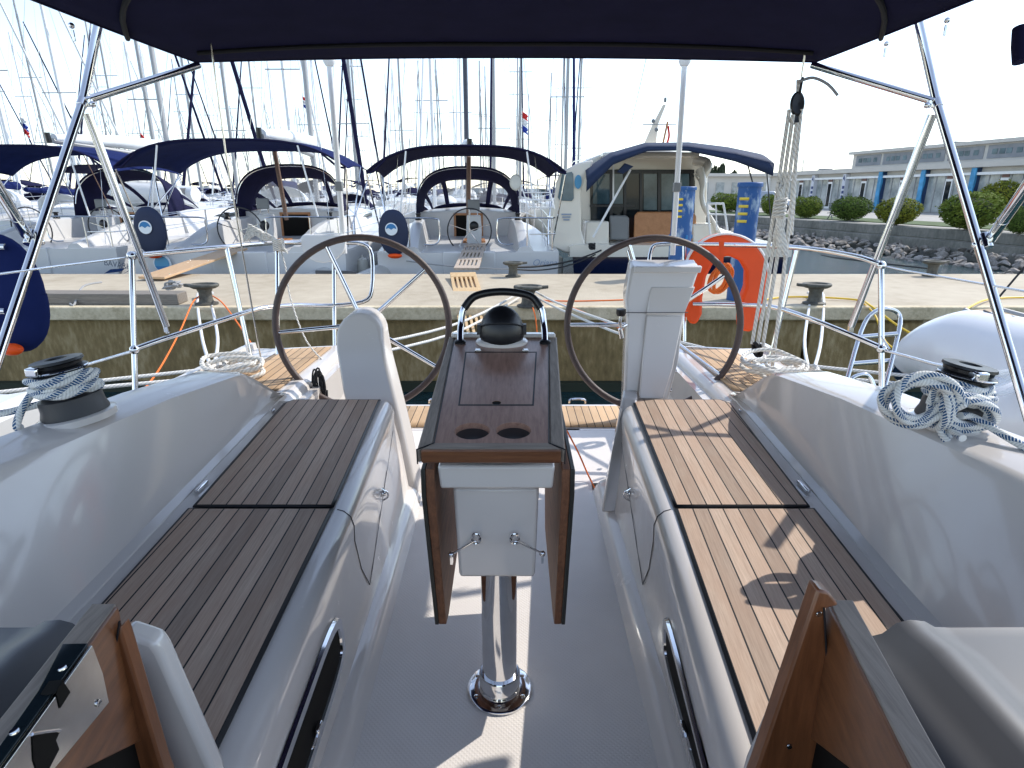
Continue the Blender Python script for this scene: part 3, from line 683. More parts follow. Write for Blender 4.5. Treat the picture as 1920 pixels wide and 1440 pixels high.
# left pushpit
T1 = P(247, 480, 2.72); 
pl_top = [T1, P(330, 472, 2.9), P(425, 463, 3.1), P(500, 456, 3.3), P(560, 455, 3.45), P(640, 455, 3.6), P(680, 458, 3.65), P(697, 478, 3.66), P(697, 545, 3.66), P(680, 566, 3.64), P(620, 573, 3.58), P(560, 572, 3.45), P(505, 576, 3.3), P(470, 583, 3.2), P(380, 612, 3.0), P(300, 638, 2.83), P(252, 655, 2.73)]
pp = rail('pushpit_rail', pl_top, smooth=3)
for a, b_ in (((247, 484, 2.72), (254, 745, 2.74)), ((425, 465, 3.1), (474, 690, 3.22)), ((626, 458, 3.58), (628, 700, 3.6)), ((520, 452, 3.34), (521, 700, 3.36))):
    rail('stanchion', [P(*a), P(*b_)], par=pp)
for c in ((247, 480, 2.72), (252, 656, 2.73)):
    MB().ball(P(*c), .022, 12).build('rail_joint', CHROME, pp)
rail('lifeline', [P(244, 482, 2.72), P(100, 500, 2.3), P(-60, 522, 1.9), P(-200, 545, 1.6)], .0042, pp)
rail('lifeline', [P(250, 658, 2.73), P(190, 676, 2.5), P(135, 692, 2.35), P(60, 712, 2.1)], .0065, pp)
# right pushpit
pr_top = [P(1652, 497, 2.72), P(1640, 492, 2.73), P(1600, 480, 2.82), P(1520, 467, 3.0), P(1440, 461, 3.2), P(1360, 459, 3.4), P(1290, 458, 3.55), P(1240, 458, 3.6), P(1222, 466, 3.62), P(1216, 500, 3.62)]
pq = rail('pushpit_rail', pr_top, smooth=3)
rail('pushpit_rail', [P(1300, 570, 3.5), P(1360, 571, 3.4), P(1445, 575, 3.2), P(1520, 598, 3.0), P(1600, 630, 2.83), P(1652, 652, 2.73)], par=pq, smooth=3)
for a, b_ in (((1652, 500, 2.72), (1653, 745, 2.74)), ((1494, 468, 3.08), (1440, 690, 3.22)), ((1283, 460, 3.55), (1283, 640, 3.6)), ((1178, 470, 3.6), (1192, 520, 3.6))):
    rail('stanchion', [P(*a), P(*b_)], par=pq)
for c in ((1652, 498, 2.72), (1653, 654, 2.73)):
    MB().ball(P(*c), .022, 12).build('rail_joint', CHROME, pq)
rail('lifeline', [P(1655, 499, 2.72), P(1700, 508, 2.6), P(1800, 525, 2.35), P(2000, 560, 1.9)], .0042, pq)
rail('lifeline', [P(1655, 656, 2.73), P(1700, 668, 2.6), P(1752, 683, 2.4), P(1850, 700, 2.2)], .0065, pq)
rail('lifeline', [P(1652, 630, 2.72), P(1668, 655, 2.7)], .004, pq)
# folded swim ladder on the right quarter
ld = rail('swim_ladder', [P(1582, 735, 3.4), P(1615, 620, 3.5), P(1640, 585, 3.5), P(1670, 580, 3.5), P(1688, 598, 3.5), P(1676, 660, 3.45), P(1655, 740, 3.4)], .0125, yacht, smooth=5)
for y, x0, x1 in ((632, 1612, 1682), (682, 1598, 1672)):
    rail('rung', [P(x0, y, 3.48), P(x1, y-6, 3.46)], .014, ld)
rail('handle_loop', [P(1588, 730, 3.2), P(1600, 708, 3.2), P(1625, 703, 3.2), P(1638, 722, 3.2), P(1640, 745, 3.2)], .011, ld, smooth=5)
# white outboard pad on the left rail
pad = []
for k in range(11):
    a = R(180+18*k); pad.append(P(606+42*math.cos(a), 455-38*math.sin(a), 3.42))
MB().prism([P(562, 448, 3.42), P(568, 440, 3.42), P(645, 440, 3.42), P(650, 448, 3.42)]+pad[::-1], (0, .025, 0)).build('outboard_pad', WHITE, pp, bevel=.005)
# white vertical support poles under the bimini
for (a, b_) in (((617, 112), (646, 475)), ((1284, 112), (1261, 478))):
    z0, z1 = 3.16, 3.50
    p0, p1 = P(*a, z0), P(*b_, z1); 
    sp_ = rail('support_pole', [p0, p1], .0155, yacht, WHITE)
    MB().lathe([(.02, 0), (.032, .02), (.032, .028)], p0-Vector((0, 0, .03)), 16).build('pole_cap', WHITE, sp_)
    MB().box(p0+(p1-p0)*.63, (.038, .038, .05)).build('pole_clamp', GREYP, sp_, bevel=.004)

# ---- bimini
YB0, YB1 = .17, 3.29
def bim(u, v):       # u along (0 front..1 aft), v across
    x = -1+2*v; y = YB0+(YB1-YB0)*u
    wd = 1.51-.055*u
    z = H+.69 - (.112-.062*u**4)*abs(x)**2.6 -.052*u**4
    yy = y-.16*(abs(x)**3)*(u**6)
    return Vector((CX+x*wd, yy, z-.008*abs(math.sin(u*math.pi*3))*(1-abs(x))))
canvas = MB().grid(bim, 36, 36).build('bimini', CANVAS, yacht, solid=.004)
for u, bow in ((.915, 0), (.80, .22), (.33, .1), (.02, 0)):
    MB().tube([bim(u-bow*(1-abs(v/14-1)**5), v/28)-Vector((0, 0, .010)) for v in range(1 if not bow else 0, 28 if not bow else 29)], .0095, 8, smooth=2).build('canvas_sleeve', WEB, canvas)
edge = [bim(1, v/30) for v in range(31)]
MB().tube(edge, .006, 6).build('canvas_hem', CANVAS, canvas)
for s, v in ((-1, 0), (1, 1)):
    MB().tube([bim(k/20, v) for k in range(21)], .006, 6).build('canvas_hem', CANVAS, canvas)
    z_ = lambda x: x if s < 0 else 1920-x
    fx = lambda x: x if s < 0 else {180: 1727, 385: 1535, 155: 1752, 0: 1932}.get(x, 1920-x)
    top = bim(.70, v)+Vector((0, 0, -.01)); 
    J = P(156, 188, 2.44) if s < 0 else P(1756, 190, 2.44)
    corner = bim(.985, v)+Vector((-s*.03, 0, -.02))
    tp = P(178, 78, 2.42) if s < 0 else P(1730, 75, 2.42)
    foot = P(0, 660, 2.08) if s < 0 else P(1918, 745, 2.08)
    foot = J+(foot-J)*1.25
    fm = rail('bimini_frame', [tp+(tp-J)*.5, tp, J, foot], .0165, canvas)
    rail('frame_tube', [J+Vector((-s*.01, 0, 0)), corner], .0150, fm)
    rl_ = P(312, 612, 2.88) if s < 0 else P(1596, 612, 2.88)
    st = J+(rl_-J)*.05
    rail('frame_tube', [st, rl_], .0150, fm); rail('frame_tube', [st+Vector((s*.018, .01, 0)), rl_+(st-rl_)*.55+Vector((s*.018, .01, 0))], .010, fm)
    k_ = P(50, 440, 2.24) if s < 0 else P(1858, 447, 2.24)
    u_ = P(-60, 260, 1.7) if s < 0 else P(1990, 255, 1.7)
    rail('frame_tube', [u_, k_], .018, fm); MB().tube([k_, k_+(u_-k_)*.22], .019, 12).build('tube_sleeve', CHROME, fm)
    jl = (J-foot).normalized()
    for c in (J, P(58, 446, 2.25) if s < 0 else P(1848, 452, 2.25)):
        mj = MB(); mj.tube([c-jl*.03, c+jl*.03], .019, 14); mj.box(c+Vector((-s*.02, 0, -.01)), (.03, .012, .03)); mj.ball(c+Vector((-s*.035, 0, -.015)), .013, 10)
        mj.build('tube_joint', CHROME, fm, bevel=.002)
    ft = MB(); ft.box(rl_+Vector((0, 0, -.008)), (.022, .022, .04)); ft.tube([rl_, rl_+Vector((0, 0, -.035))], .009, 10); ft.build('tube_foot', CHROME, fm, bevel=.003)
    # zip pulls and toggles
    for (px, py, zt_) in (((352, 22, 2.62), (134, 48, 2.02), (408, 108, 2.95)) if s < 0 else ((1540, 20, 2.62), (1776, 38, 2.05), (1662, 82, 2.4))):
        c = P(px, py, zt_); mz = MB(); mz.ball(c, .010, 10); mz.box(c-Vector((0, 0, .03)), (.010, .004, .034)); mz.build('zip_pull', CHROME, canvas, bevel=.0015)
# rolled side curtain at the right edge
MB().tube([P(1915, 52, 1.75), P(1913, 85, 1.75), P(1915, 116, 1.75)], .022, 14).build('rolled_curtain', CANVAS, canvas)

# ---- winches
WS = .82
def WM(s): return Matrix.Rotation(R(8*s), 3, 'Y') @ Matrix.Scale(WS, 3)
def winch(c, s):
    M_ = WM(s)
    wb = MB().lathe([(.094, 0), (.094, .012), (.088, .03), (.086, .062), (.066, .07)], c, 40, M=M_).build('winch', RUB, yacht)
    MB().lathe([(.110, -.020), (.110, .0), (.10, .004)], c, 40, M=M_).build('winch_pad', GEL, wb)
    MB().lathe([(.064, .068), (.052, .085), (.050, .125), (.066, .142)], c, 36, M=M_).build('drum', STEEL, wb)
    MB().lathe([(.072, .142), (.076, .148), (.076, .154), (.064, .160), (.066, .170), (.072, .174), (.070, .182), (.03, .184), (.028, .176), (.001, .176)], c, 40, M=M_).build('winch_top', BLACK, wb)
    w3 = MB(); w3.lathe([(.0770, .1485), (.0785, .151), (.0770, .1535)], c, 40, M=M_); w3.build('chrome_ring', CHROME, wb)
    MB().box(c+M_ @ Vector((-.02, -.066, .165)), (.03, .035, .022)).build('feeder_arm', CHROME, wb, bevel=.004)
WLc = PH(112, 800, 1.75)+Vector((-.02, .09, 0)); WRc = PH(1822, 812, 1.75)+Vector((.0, .08, 0))
winch(WLc, -1); winch(WRc, 1)
# loose gear, each a thing of its own ------------------------------------------------
def rope(name, pts, r, m, label, cat='rope', group=None, smooth=6, closed=False, n=8):
    c = Vector(pts[0]); o = MB().tube(pts, r, n, smooth=smooth, closed=closed).build(name, m)
    return tag(o, label, cat, group)
# sheet wrapped on the left winch
def wrap(c, s, n_, z0, z1, r0, seed=1.3):
    out_ = []
    for k in range(12*n_+1):
        a = -s*k/12*2*math.pi; t_ = k/(12*n_); rr_ = r0+.010*math.sin(a*seed)+.004*math.sin(k*2.1)
        out_.append(c+WM(s) @ Vector((rr_*math.cos(a), rr_*math.sin(a), z0+(z1-z0)*t_+.004*math.sin(k*1.7))))
    return out_
rope('sheet_rope', [P(-150, 800, 1.35), P(20, 772, 1.5)]+wrap(WLc, -1, 6, .075, .135, .078), .0088, ROPEB, 'blue and white sheet rope wrapped round the left winch', smooth=3, n=10)
wl0 = lambda x, y, z: WLc+WM(-1) @ Vector((x, y, z))
rope('rope_tail', [wl0(-.08, -.03, .10), wl0(-.10, -.07, .06), wl0(-.11, -.10, .02), wl0(-.13, -.08, .0), wl0(-.17, -.03, -.01)], .0088, ROPEB, 'blue and white rope tail hanging beside the left winch base', n=10)
rope('sheet_rope', wrap(WRc, 1, 5, .075, .135, .074), .0088, ROPEB, 'blue and white sheet rope turned round the right winch drum', smooth=3, n=10)
rng = random.Random(4)
kn = P(1756, 752, 1.43); pts = []
for k in range(5*14+1):                    # loops hanging left of the knot
    a = k/14*2*math.pi; j = k//14; rx, rz = .062+.010*(j % 3), .044+.008*((j*2) % 3)
    pts.append(kn+Vector((-.058+rx*math.cos(a), -.01*j+.012*math.sin(a*2+j), rz*math.sin(a)+.004*j)))
for k in range(4*14+1):                    # loops right of the knot
    a = math.pi-k/14*2*math.pi; j = k//14; rx, rz = .058+.008*(j % 3), .034+.007*((j*2) % 3)
    pts.append(kn+Vector((.066+rx*math.cos(a), -.012*j+.012*math.sin(a+j), rz*math.sin(a)-.02-.25*(rx*math.cos(a)))))
rope('rope_coil', pts, .0088, ROPEB, 'bunched blue and white rope coil hanging in front of the right winch', 'rope coil', smooth=3, n=10)
pts = []
for k in range(4*10+1):
    a = k/10*2*math.pi; pts.append(kn+Vector((-.008+.004*(k/10), .030*math.cos(a)-.02, .048*math.sin(a)-.01)))
pts += [kn+Vector((.0, -.03, -.06)), kn+Vector((.03, -.04, -.10)), PH(1772, 800, 1.765), PH(1805, 822, 1.765)]
rope('coil_binding', pts, .0088, ROPEB, 'blue and white rope end binding the coil by the right winch', 'rope', smooth=3, n=10)
rope('sheet_lead', [kn+Vector((.05, -.02, -.03)), P(1830, 785, 1.42), P(1920, 838, 1.32), P(2050, 905, 1.2)], .009, ROPEB, 'taut blue and white rope leading off to the right past the winch', smooth=5, n=10)
# white deck coils on both quarters
def heap(name, c, rx, ry, n_, r, m, label, seed, zr=.03, tilt=0):
    g = random.Random(seed); pts = []
    for k in range(n_*10+1):
        a = k/10*2*math.pi; j = k/10
        pts.append(Vector(c)+Vector((rx*(1+.35*math.sin(j*1.9))*math.cos(a)+.04*math.sin(j*2.7)+g.uniform(-.022, .022), ry*(1+.4*math.cos(j*1.3))*math.sin(a)+.03*math.cos(j*3.1)+g.uniform(-.022, .022), zr*(k/(n_*10))*1.0+g.uniform(0, .02)+tilt*math.sin(a))))
    return rope(name, pts, r, m, label, 'rope coil', smooth=3)
heap('rope_coil', P(442, 692, 2.95)+Vector((0, 0, -.02)), .11, .07, 5, .0110, ROPEW, 'white mooring rope heaped on the left side deck behind the coaming', 1, .06, .02)
heap('rope_coil', P(1462, 692, 2.85)+Vector((0, 0, -.02)), .12, .08, 5, .0100, ROPEW, 'white mooring rope heaped on the right side deck below the tackle', 2, .05, .02)
# bunch of white cord on the left rail
c0 = P(522, 455, 3.3); pts = []
for k in range(10):
    pts += [c0+Vector((-.01, 0, .0)), c0+Vector((-.06-.006*k, -.02, .045+.004*k)), c0+Vector((-.14-.004*k, -.03, .10-.010*k)), c0+Vector((-.08, -.02, .02+.004*k)), c0+Vector((.0, -.01, .01)), c0+Vector((.025+.003*k, -.02, -.02-.004*k))]
rope('cord_bunch', pts, .0055, ROPEW, 'bunch of white cord tied over the left stern rail', 'rope coil', smooth=4)
pts = []
for k in range(6*8+1):
    a = k/8*2*math.pi; pts.append(c0+Vector((.028*math.cos(a), .022*math.sin(a), -.045+.0075*k/8*1.4)))
rope('cord_lashing', pts, .006, ROPEW, 'white cord lashing round the left stern stanchion', smooth=2)
rope('cord_tail', [c0, P(535, 500, 3.3), P(545, 560, 3.3), P(575, 640, 3.25), P(620, 690, 3.2)], .0045, ROPEW, 'thin white cord hanging from the left stern rail', smooth=5)
# black and white cord coil on the wall by the left pedestal
c0 = P(600, 712, 2.95); pts = []
for k in range(7*10+1):
    a = k/10*2*math.pi; pts.append(c0+Vector((.018*math.cos(a)+.012*math.sin(a*.5), -.05+.01*math.sin(k), .075*math.sin(a)))+Vector((.025, 0, -.04))*((k/70)*1))
rope('cord_hank', pts, .0045, ROPEK, 'small black cord hank hanging inboard of the left quarter', 'rope coil', smooth=2)
# left and right backstays; adjuster tackle on the right
rope('backstay_wire', [P(376, -60, 2.45), P(425, 300, 2.7), P(492, 690, 3.1)], .0042, STEEL, 'left backstay wire running down in front of the bimini corner', 'backstay', smooth=0)
bt = P(1495, 195, 2.72)
rope('backstay_wire', [P(1536, -60, 2.5), P(1502, 145, 2.68)], .0042, STEEL, 'short right backstay wire above the black tackle block', 'backstay', smooth=0)
tk_ = empty('backstay_tackle', P(1430, 640, 3.05), 'black block and white rope tackle tensioning the right backstay', 'tackle')
ub = MB(); ub.lathe([(.001, -.006), (.030, -.010), (.036, -.004), (.036, .004), (.030, .010), (.001, .006)], bt, 24, M=Matrix.Rotation(R(80), 3, 'X'), sx=.9, sy=1.5)
ub.lathe([(.001, -.01), (.02, -.012), (.022, 0), (.02, .012), (.001, .01)], bt+Vector((-.003, 0, -.065)), 20, M=Matrix.Rotation(R(80), 3, 'X')); ub.build('upper_block', BLACK, tk_)
MB().tube([bt+Vector((.004, 0, .04)), bt+Vector((.008, 0, .11)), P(1504, 148, 2.7)], .006, 8).build('shackle', ROPEK, tk_)
lb = P(1420, 655, 3.05)
for (x0, y0, x1, y1) in ((1480, 205, 1410, 645), (1487, 215, 1420, 648), (1494, 230, 1430, 650), (1502, 205, 1448, 690), (1497, 150, 1484, 440)):
    MB().tube([P(x0, y0, 2.72), P((x0*.5+x1*.5)+2, (y0+y1)/2, 2.9), P(x1, y1, 3.05)], .0095, 8, smooth=4).build('fall', ROPEW, tk_)
pts = []
for k in range(9):
    pts += [P(1464+rng.uniform(-4, 4), 335+k*4, 2.82), P(1470-k*1.5, 420, 2.86), P(1452+k*3, 480+rng.uniform(-40, 12), 2.9), P(1462, 400, 2.85)]
MB().tube(pts, .0085, 8, smooth=3).build('rope_bunch', ROPEW, tk_)
pts = [P(1460, 408, 2.83)+Vector((.026*math.cos(k*.8), .02*math.sin(k*.8), .0022*k)) for k in range(40)]
MB().tube(pts, .0065, 8, smooth=2).build('rope_knot', ROPEW, tk_)
kb = MB()
for k in range(5):
    kb.tube([lb+Vector((.022*math.cos(a+k), .018*math.sin(a), .035*math.sin(a+k*.6))) for a in [2*math.pi*q_/12 for q_ in range(12)]], .005, 6, closed=True)
kb.build('lower_block', ROPEK, tk_)
rope('tackle_tail', [P(1500, 152, 2.68), P(1525, 146, 2.68), P(1552, 158, 2.68), P(1571, 179, 2.68)], .0065, ROPEG, 'grey rope tail curling off the top of the tackle', smooth=6)
# orange horseshoe lifebuoy
lbz = 3.5
def uu(px, py): return P(px, py, lbz)
out = []
for k in range(15):
    a = R(180-12.86*k); out.append((1363+78*math.cos(a), 512-72*math.sin(a)))
out = [(1289, 600)]+[(1286, 560)]+out[:]+[(1437, 560), (1420, 612), (1408, 624), (1386, 621), (1385, 600)]
inn = [(1387, 570), (1398, 540), (1399, 510), (1388, 490), (1365, 480), (1340, 492), (1325, 520), (1318, 560), (1317, 590), (1308, 608), (1296, 610)]
poly = [(x, y) for x, y in out+inn]
lbp = [uu(x, y) for x, y in poly]
life = MB().prism(lbp, (.01, .085, .01)).build('horseshoe_lifebuoy', ORANGE, None, bevel=.022, seg=3)
tag(life, 'orange horseshoe lifebuoy strapped to the right stern rail', 'lifebuoy')
MB().tube([uu(x, y)+Vector((0, .01, .004)) for x, y in out[2:17]], .008, 6, smooth=2).build('piping', WHITE, life)
MB().prism([P(x, y, 3.33) for x, y in [(1348, 452), (1358, 452), (1356, 498), (1350, 498)]], (0, .004, 0)).build('strap', ORANGE, life)
c0 = P(1345, 522, 3.38); pts = []
for k in range(9*10+1):
    a = k/10*2*math.pi; j = k/10
    pts.append(c0+Vector((.042*math.cos(a)*(1+.2*math.sin(j))-.004*j+.03, -.02+.01*math.cos(j*3), .068*math.sin(a)*(1+.15*math.cos(j*2))+.03*math.cos(a))))
rope('throw_line', pts, .0062, ORLINE, 'coil of orange throwing line inside the horseshoe lifebuoy', 'rope coil', smooth=3)
# navy lifebuoy cover on the far left rail
c0 = P(18, 552, 2.42)
cv = MB(); cv.grid(lambda u, v: c0+Vector(((.140+.01*math.sin(v*9))*math.cos(2*math.pi*v)*max(0, math.sin(math.pi*u))**.55, -.05*math.cos(math.pi*u), .24*math.sin(2*math.pi*v)*max(0, math.sin(math.pi*u))**.55)), 12, 32)
cvo = tag(cv.build('lifebuoy_cover', CANVB), 'navy fabric lifebuoy cover hanging on the far left rail with orange showing below', 'lifebuoy cover')
MB().ball(P(22, 655, 2.41), .056, 14, sx=.8, sy=.5, sz=.45).build('float', ORANGE, cvo)
for yy in (462, 582):
    MB().tube([P(-60, yy, 2.30), P(10, yy+1, 2.32)], .0125, 10).build('rail_tube', CHROME, cvo)
# orange safety line from the table foot to the locker latch
rope('orange_line', [PH(1062, 806, 1.25), PH(1085, 850, 1.15), PH(1105, 895, 1.04), PH(1130, 940, 1.035), PH(1150, 955, 1.04), PH(1178, 945, 1.10), PH(1184, 936, 1.15)], .0038, ORLINE, 'thin orange line lying on the cockpit floor right of the table', smooth=6)

# ================================================================== WATER, PIER
def water():
    m, t, b = nodes('sea_water')
    b.inputs['Base Color'].default_value = (.012,.045,.050,1); b.inputs['Roughness'].default_value = .10; b.inputs['IOR'].default_value = 1.33
    tc = t.nodes.new('ShaderNodeTexCoord'); mp = t.nodes.new('ShaderNodeMapping'); lnk(t, tc.outputs['Object'], mp.inputs[0]); mp.inputs['Scale'].default_value = (1.0, .8, 1)
    n = t.nodes.new('ShaderNodeTexNoise'); n.inputs['Scale'].default_value = 5.5; n.inputs['Detail'].default_value = 8; n.inputs['Roughness'].default_value = .68; lnk(t, mp.outputs[0], n.inputs[0])
    bp = t.nodes.new('ShaderNodeBump'); bp.inputs['Strength'].default_value = 1; bp.inputs['Distance'].default_value = .12
    lnk(t, n.outputs[0], bp.inputs['Height']); lnk(t, bp.outputs[0], b.inputs['Normal'])
    return m
WAT = water()
wt = MB().grid(lambda u, v: (-2500+5000*u, -300+4800*v, 0), 8, 8).build('water', WAT); tag(wt, 'greenish harbour water between the boats and the quays', 'water', kind='structure')
d0 = PH(1100, 740, 0).y; 
YW = 6.95; YE = PD(1100, 576, YW-.03).z
ZP = YE
YBK = PH(1000, 514, ZP).y
pier = MB(); pier.box((-6, (YW+YBK)/2+.04, ZP-.11), (70, YBK-YW-.02, .22)); 
pr_ = pier.build('pier', CONC, None, bevel=.012); tag(pr_, 'narrow beige concrete pier running across behind the stern', 'pier', kind='structure')
m_ = MB(); m_.box((-6, YW+.012, ZP-.075), (70, .12, .16)); tag(m_.build('pier_edge', CONCE, None, bevel=.02, seg=3), 'worn stained edge band along the near side of the pier', 'pier edge', kind='structure')
wl_ = empty('pier_wall', (0, YW+.1, 0), 'algae stained concrete face of the pier above the water', 'wall')
m_ = MB(); m_.box((-14.5, YW+.30, (ZP-.16)/2-1), (36.0, .5, ZP-.16+2)); m_.build('wall_panel', ALGAE, wl_, bevel=.01)
x = 3.56
for wd in (1.35, .78, .62, .66, .6, .7, .8, .9, 1, 1.2, 2, 3):
    MB().box((x+wd/2+.006, YW+.30, (ZP-.16)/2-1), (wd-.018, .5, ZP-.16+2)).build('wall_panel', ALGAE, wl_, bevel=.012); x += wd
MB().box((-2, YW+.45, (ZP-.2)/2-1), (60, .5, ZP-.2+2)).build('wall_core', DARK, wl_)
MB().box((-14, YW-.02, .05), (60, .10, .12)).build('tide_line', mat('tide_dark', (.02,.028,.016), .7), wl_)

# grey timber on the pier and rope on it
def onp(px, py, dz=0): p = PH(px, py, ZP); p.z += dz; return p
tb = MB(); a, b_ = onp(20, 570), onp(335, 572); tb.prism([a+Vector((-1, 0, 0)), b_, b_+Vector((-.03, .28, 0)), a+Vector((-1, .28, 0))], (0, 0, .13))
tag(tb.build('timber_beam', GWOOD, None, bevel=.01), 'grey weathered timber beam lying along the pier edge on the left', 'timber')
pts = [onp(132, 572, .02), onp(140, 574, .02), onp(160, 560, .15), onp(195, 552, .16)]
rope('rope_end', pts, .012, ROPEG, 'short grey rope end lying over the timber beam', smooth=5)
g = random.Random(7); c0 = onp(330, 560, .12); pts = [c0+Vector((g.uniform(-.12, .12), g.uniform(-.10, .10), g.uniform(0, .10))) for k in range(26)]
rope('rope_tangle', pts, .011, ROPEG, 'grey rope tangle on the right end of the timber beam', 'rope coil', smooth=4)

# bollards: mushroom head with a horn
def bollard(loc, rz, label, sc_=1.0):
    e = empty('mooring_bollard', (0, 0, 0), label, 'bollard', 'iron bollards along the pier')
    m_ = MB(); m_.lathe([(.13, 0), (.13, .02), (.085, .035), (.075, .06), (.072, .15), (.085, .175), (.085, .19), (.07, .20)], n=28); m_.build('post', BOLL, e)
    m_ = MB(); m_.lathe([(.06, .185), (.12, .195), (.155, .215), (.160, .235), (.150, .25), (.118, .246), (.112, .232), (.06, .228), (.001, .228)], n=32, sx=1.08, sy=.85)
    m_.prism([(-.11, -.05, .205), (-.235, -.022, .215), (-.235, .022, .215), (-.11, .05, .205)], (0, 0, .035)); m_.build('head', BOLL, e, bevel=.006)
    e.location = loc; e.rotation_euler = (0, 0, rz); e.scale = (sc_,)*3; return e
bollard(onp(388, 571), 0, 'iron bollard on the pier above the timber beam, with orange and white lines')
bollard(onp(990, 575), R(180), 'iron bollard on the pier seen through the grab hoop, with two white lines')
bollard(onp(1526, 570), 0, 'iron bollard on the pier at the right, with white strops and yellow hose')
bollard(onp(962, 519), R(180), 'iron bollard on the far edge of the pier below the centre yacht', .95)
bollard(onp(1746, 518), R(180), 'iron bollard on the far right edge of the pier by the open water')

def line(name, pts, r, m, label, sag=0, smooth=6, n=8, cat='mooring line', group=None):
    pts = [Vector(p) for p in pts]
    if sag and len(pts) == 2:
        a, b = pts; pts = [a.lerp(b, k/8)-Vector((0, 0, sag*4*(k/8)*(1-k/8))) for k in range(9)]; smooth = 2
    return rope(name, pts, r, m, label, cat, group, smooth, n=n)
bA, bB, bC = onp(388, 560, .09), onp(990, 562, .09), onp(1526, 560, .09)
line('mooring_line', [bB+Vector((-.07, -.05, .02)), P(842, 612, 6.1), P(540, 672, 4.9), P(170, 716, 4.2), P(-40, 740, 3.9)], .014, ROPEW, 'upper white mooring line running left from the centre bollard')
line('mooring_line', [bB+Vector((-.07, -.05, -.03)), P(842, 628, 6.0), P(540, 690, 4.7), P(170, 728, 4.0), P(-40, 752, 3.8)], .014, ROPEW, 'lower white mooring line running left from the centre bollard')
line('mooring_line', [bB+Vector((.07, -.05, .03)), P(1050, 570, 6.4), P(1168, 612, 5.4), P(1290, 645, 4.9), P(1440, 676, 4.5), P(1720, 706, 4.2), P(1950, 722, 4.1)], .013, ROPEW, 'upper white mooring line running right from the centre bollard')
line('mooring_line', [bB+Vector((.07, -.05, -.03)), P(1050, 580, 6.4), P(1168, 628, 5.3), P(1290, 662, 4.8), P(1440, 694, 4.4), P(1720, 722, 4.1), P(1950, 738, 4.0)], .013, ROPEW, 'lower white mooring line running right from the centre bollard')
line('orange_line', [onp(1000, 566, .04), P(1060, 572, 6.5), P(1168, 618, 5.35)], .008, ORLINE, 'orange line beside the white lines right of the centre bollard')
line('orange_line', [onp(1000, 566, .02), onp(1080, 566, .01), onp(1190, 563, .01)], .008, ORLINE, 'orange line lying on the pier right of the centre bollard')
line('orange_line', [bB+Vector((.0, -.1, -.06)), P(1003, 590, 6.7), P(1008, 640, 6.6)], .008, ORLINE, 'orange line hanging down the wall below the centre bollard')
line('orange_line', [bA+Vector((-.05, 0, -.04)), P(362, 566, 6.8), P(338, 620, 6.0), P(300, 690, 5.2), P(262, 740, 4.6)], .008, ORLINE, 'orange line curving down left from the left bollard')
line('orange_line', [bA+Vector((.05, 0, -.04)), P(416, 567, 6.8), P(445, 605, 6.2), P(478, 655, 5.5)], .008, ORLINE, 'orange line curving down right from the left bollard')
def strop(c, x0, y0, x1, y1, xe, ye, ze, label):
    rope('mooring_strop', [P(xe-3, ye, ze), P((x0+xe)/2-8, (y0+ye)/2, (6.9+ze)/2), c+Vector((-.08, -.07, -.05)), c+Vector((-.05, .07, -.03)), c+Vector((.05, .07, -.03)), c+Vector((.08, -.07, -.05)), P((x1+xe)/2+8, (y1+ye)/2, (6.9+ze)/2), P(xe+3, ye, ze)], .016, WHITE, label, 'mooring line', smooth=6, n=10)
strop(bA, 375, 575, 402, 575, 398, 688, 5.2, 'white looped strop hanging from the left bollard')
strop(bC, 1512, 575, 1542, 575, 1521, 700, 5.0, 'white looped strop hanging from the right bollard')
line('yellow_hose', [onp(1430, 566, .02), onp(1470, 560, .02), onp(1540, 562, .03), onp(1610, 566, .02), P(1635, 575, 6.8), P(1690, 615, 6.5), P(1745, 640, 6.2), P(1790, 640, 6.0), P(1795, 600, 6.3), P(1825, 572, 6.8), onp(1870, 562, .02), onp(1990, 560, .02)], .012, YELHOSE, 'yellow hose looping over the pier edge on the right', cat='hose')
line('yellow_hose', [onp(1612, 567, .02), P(1640, 590, 6.8), P(1660, 640, 6.4), P(1700, 664, 6.0), P(1735, 668, 5.8)], .010, YELHOSE, 'shorter yellow hose drooping behind the swim ladder', cat='hose')

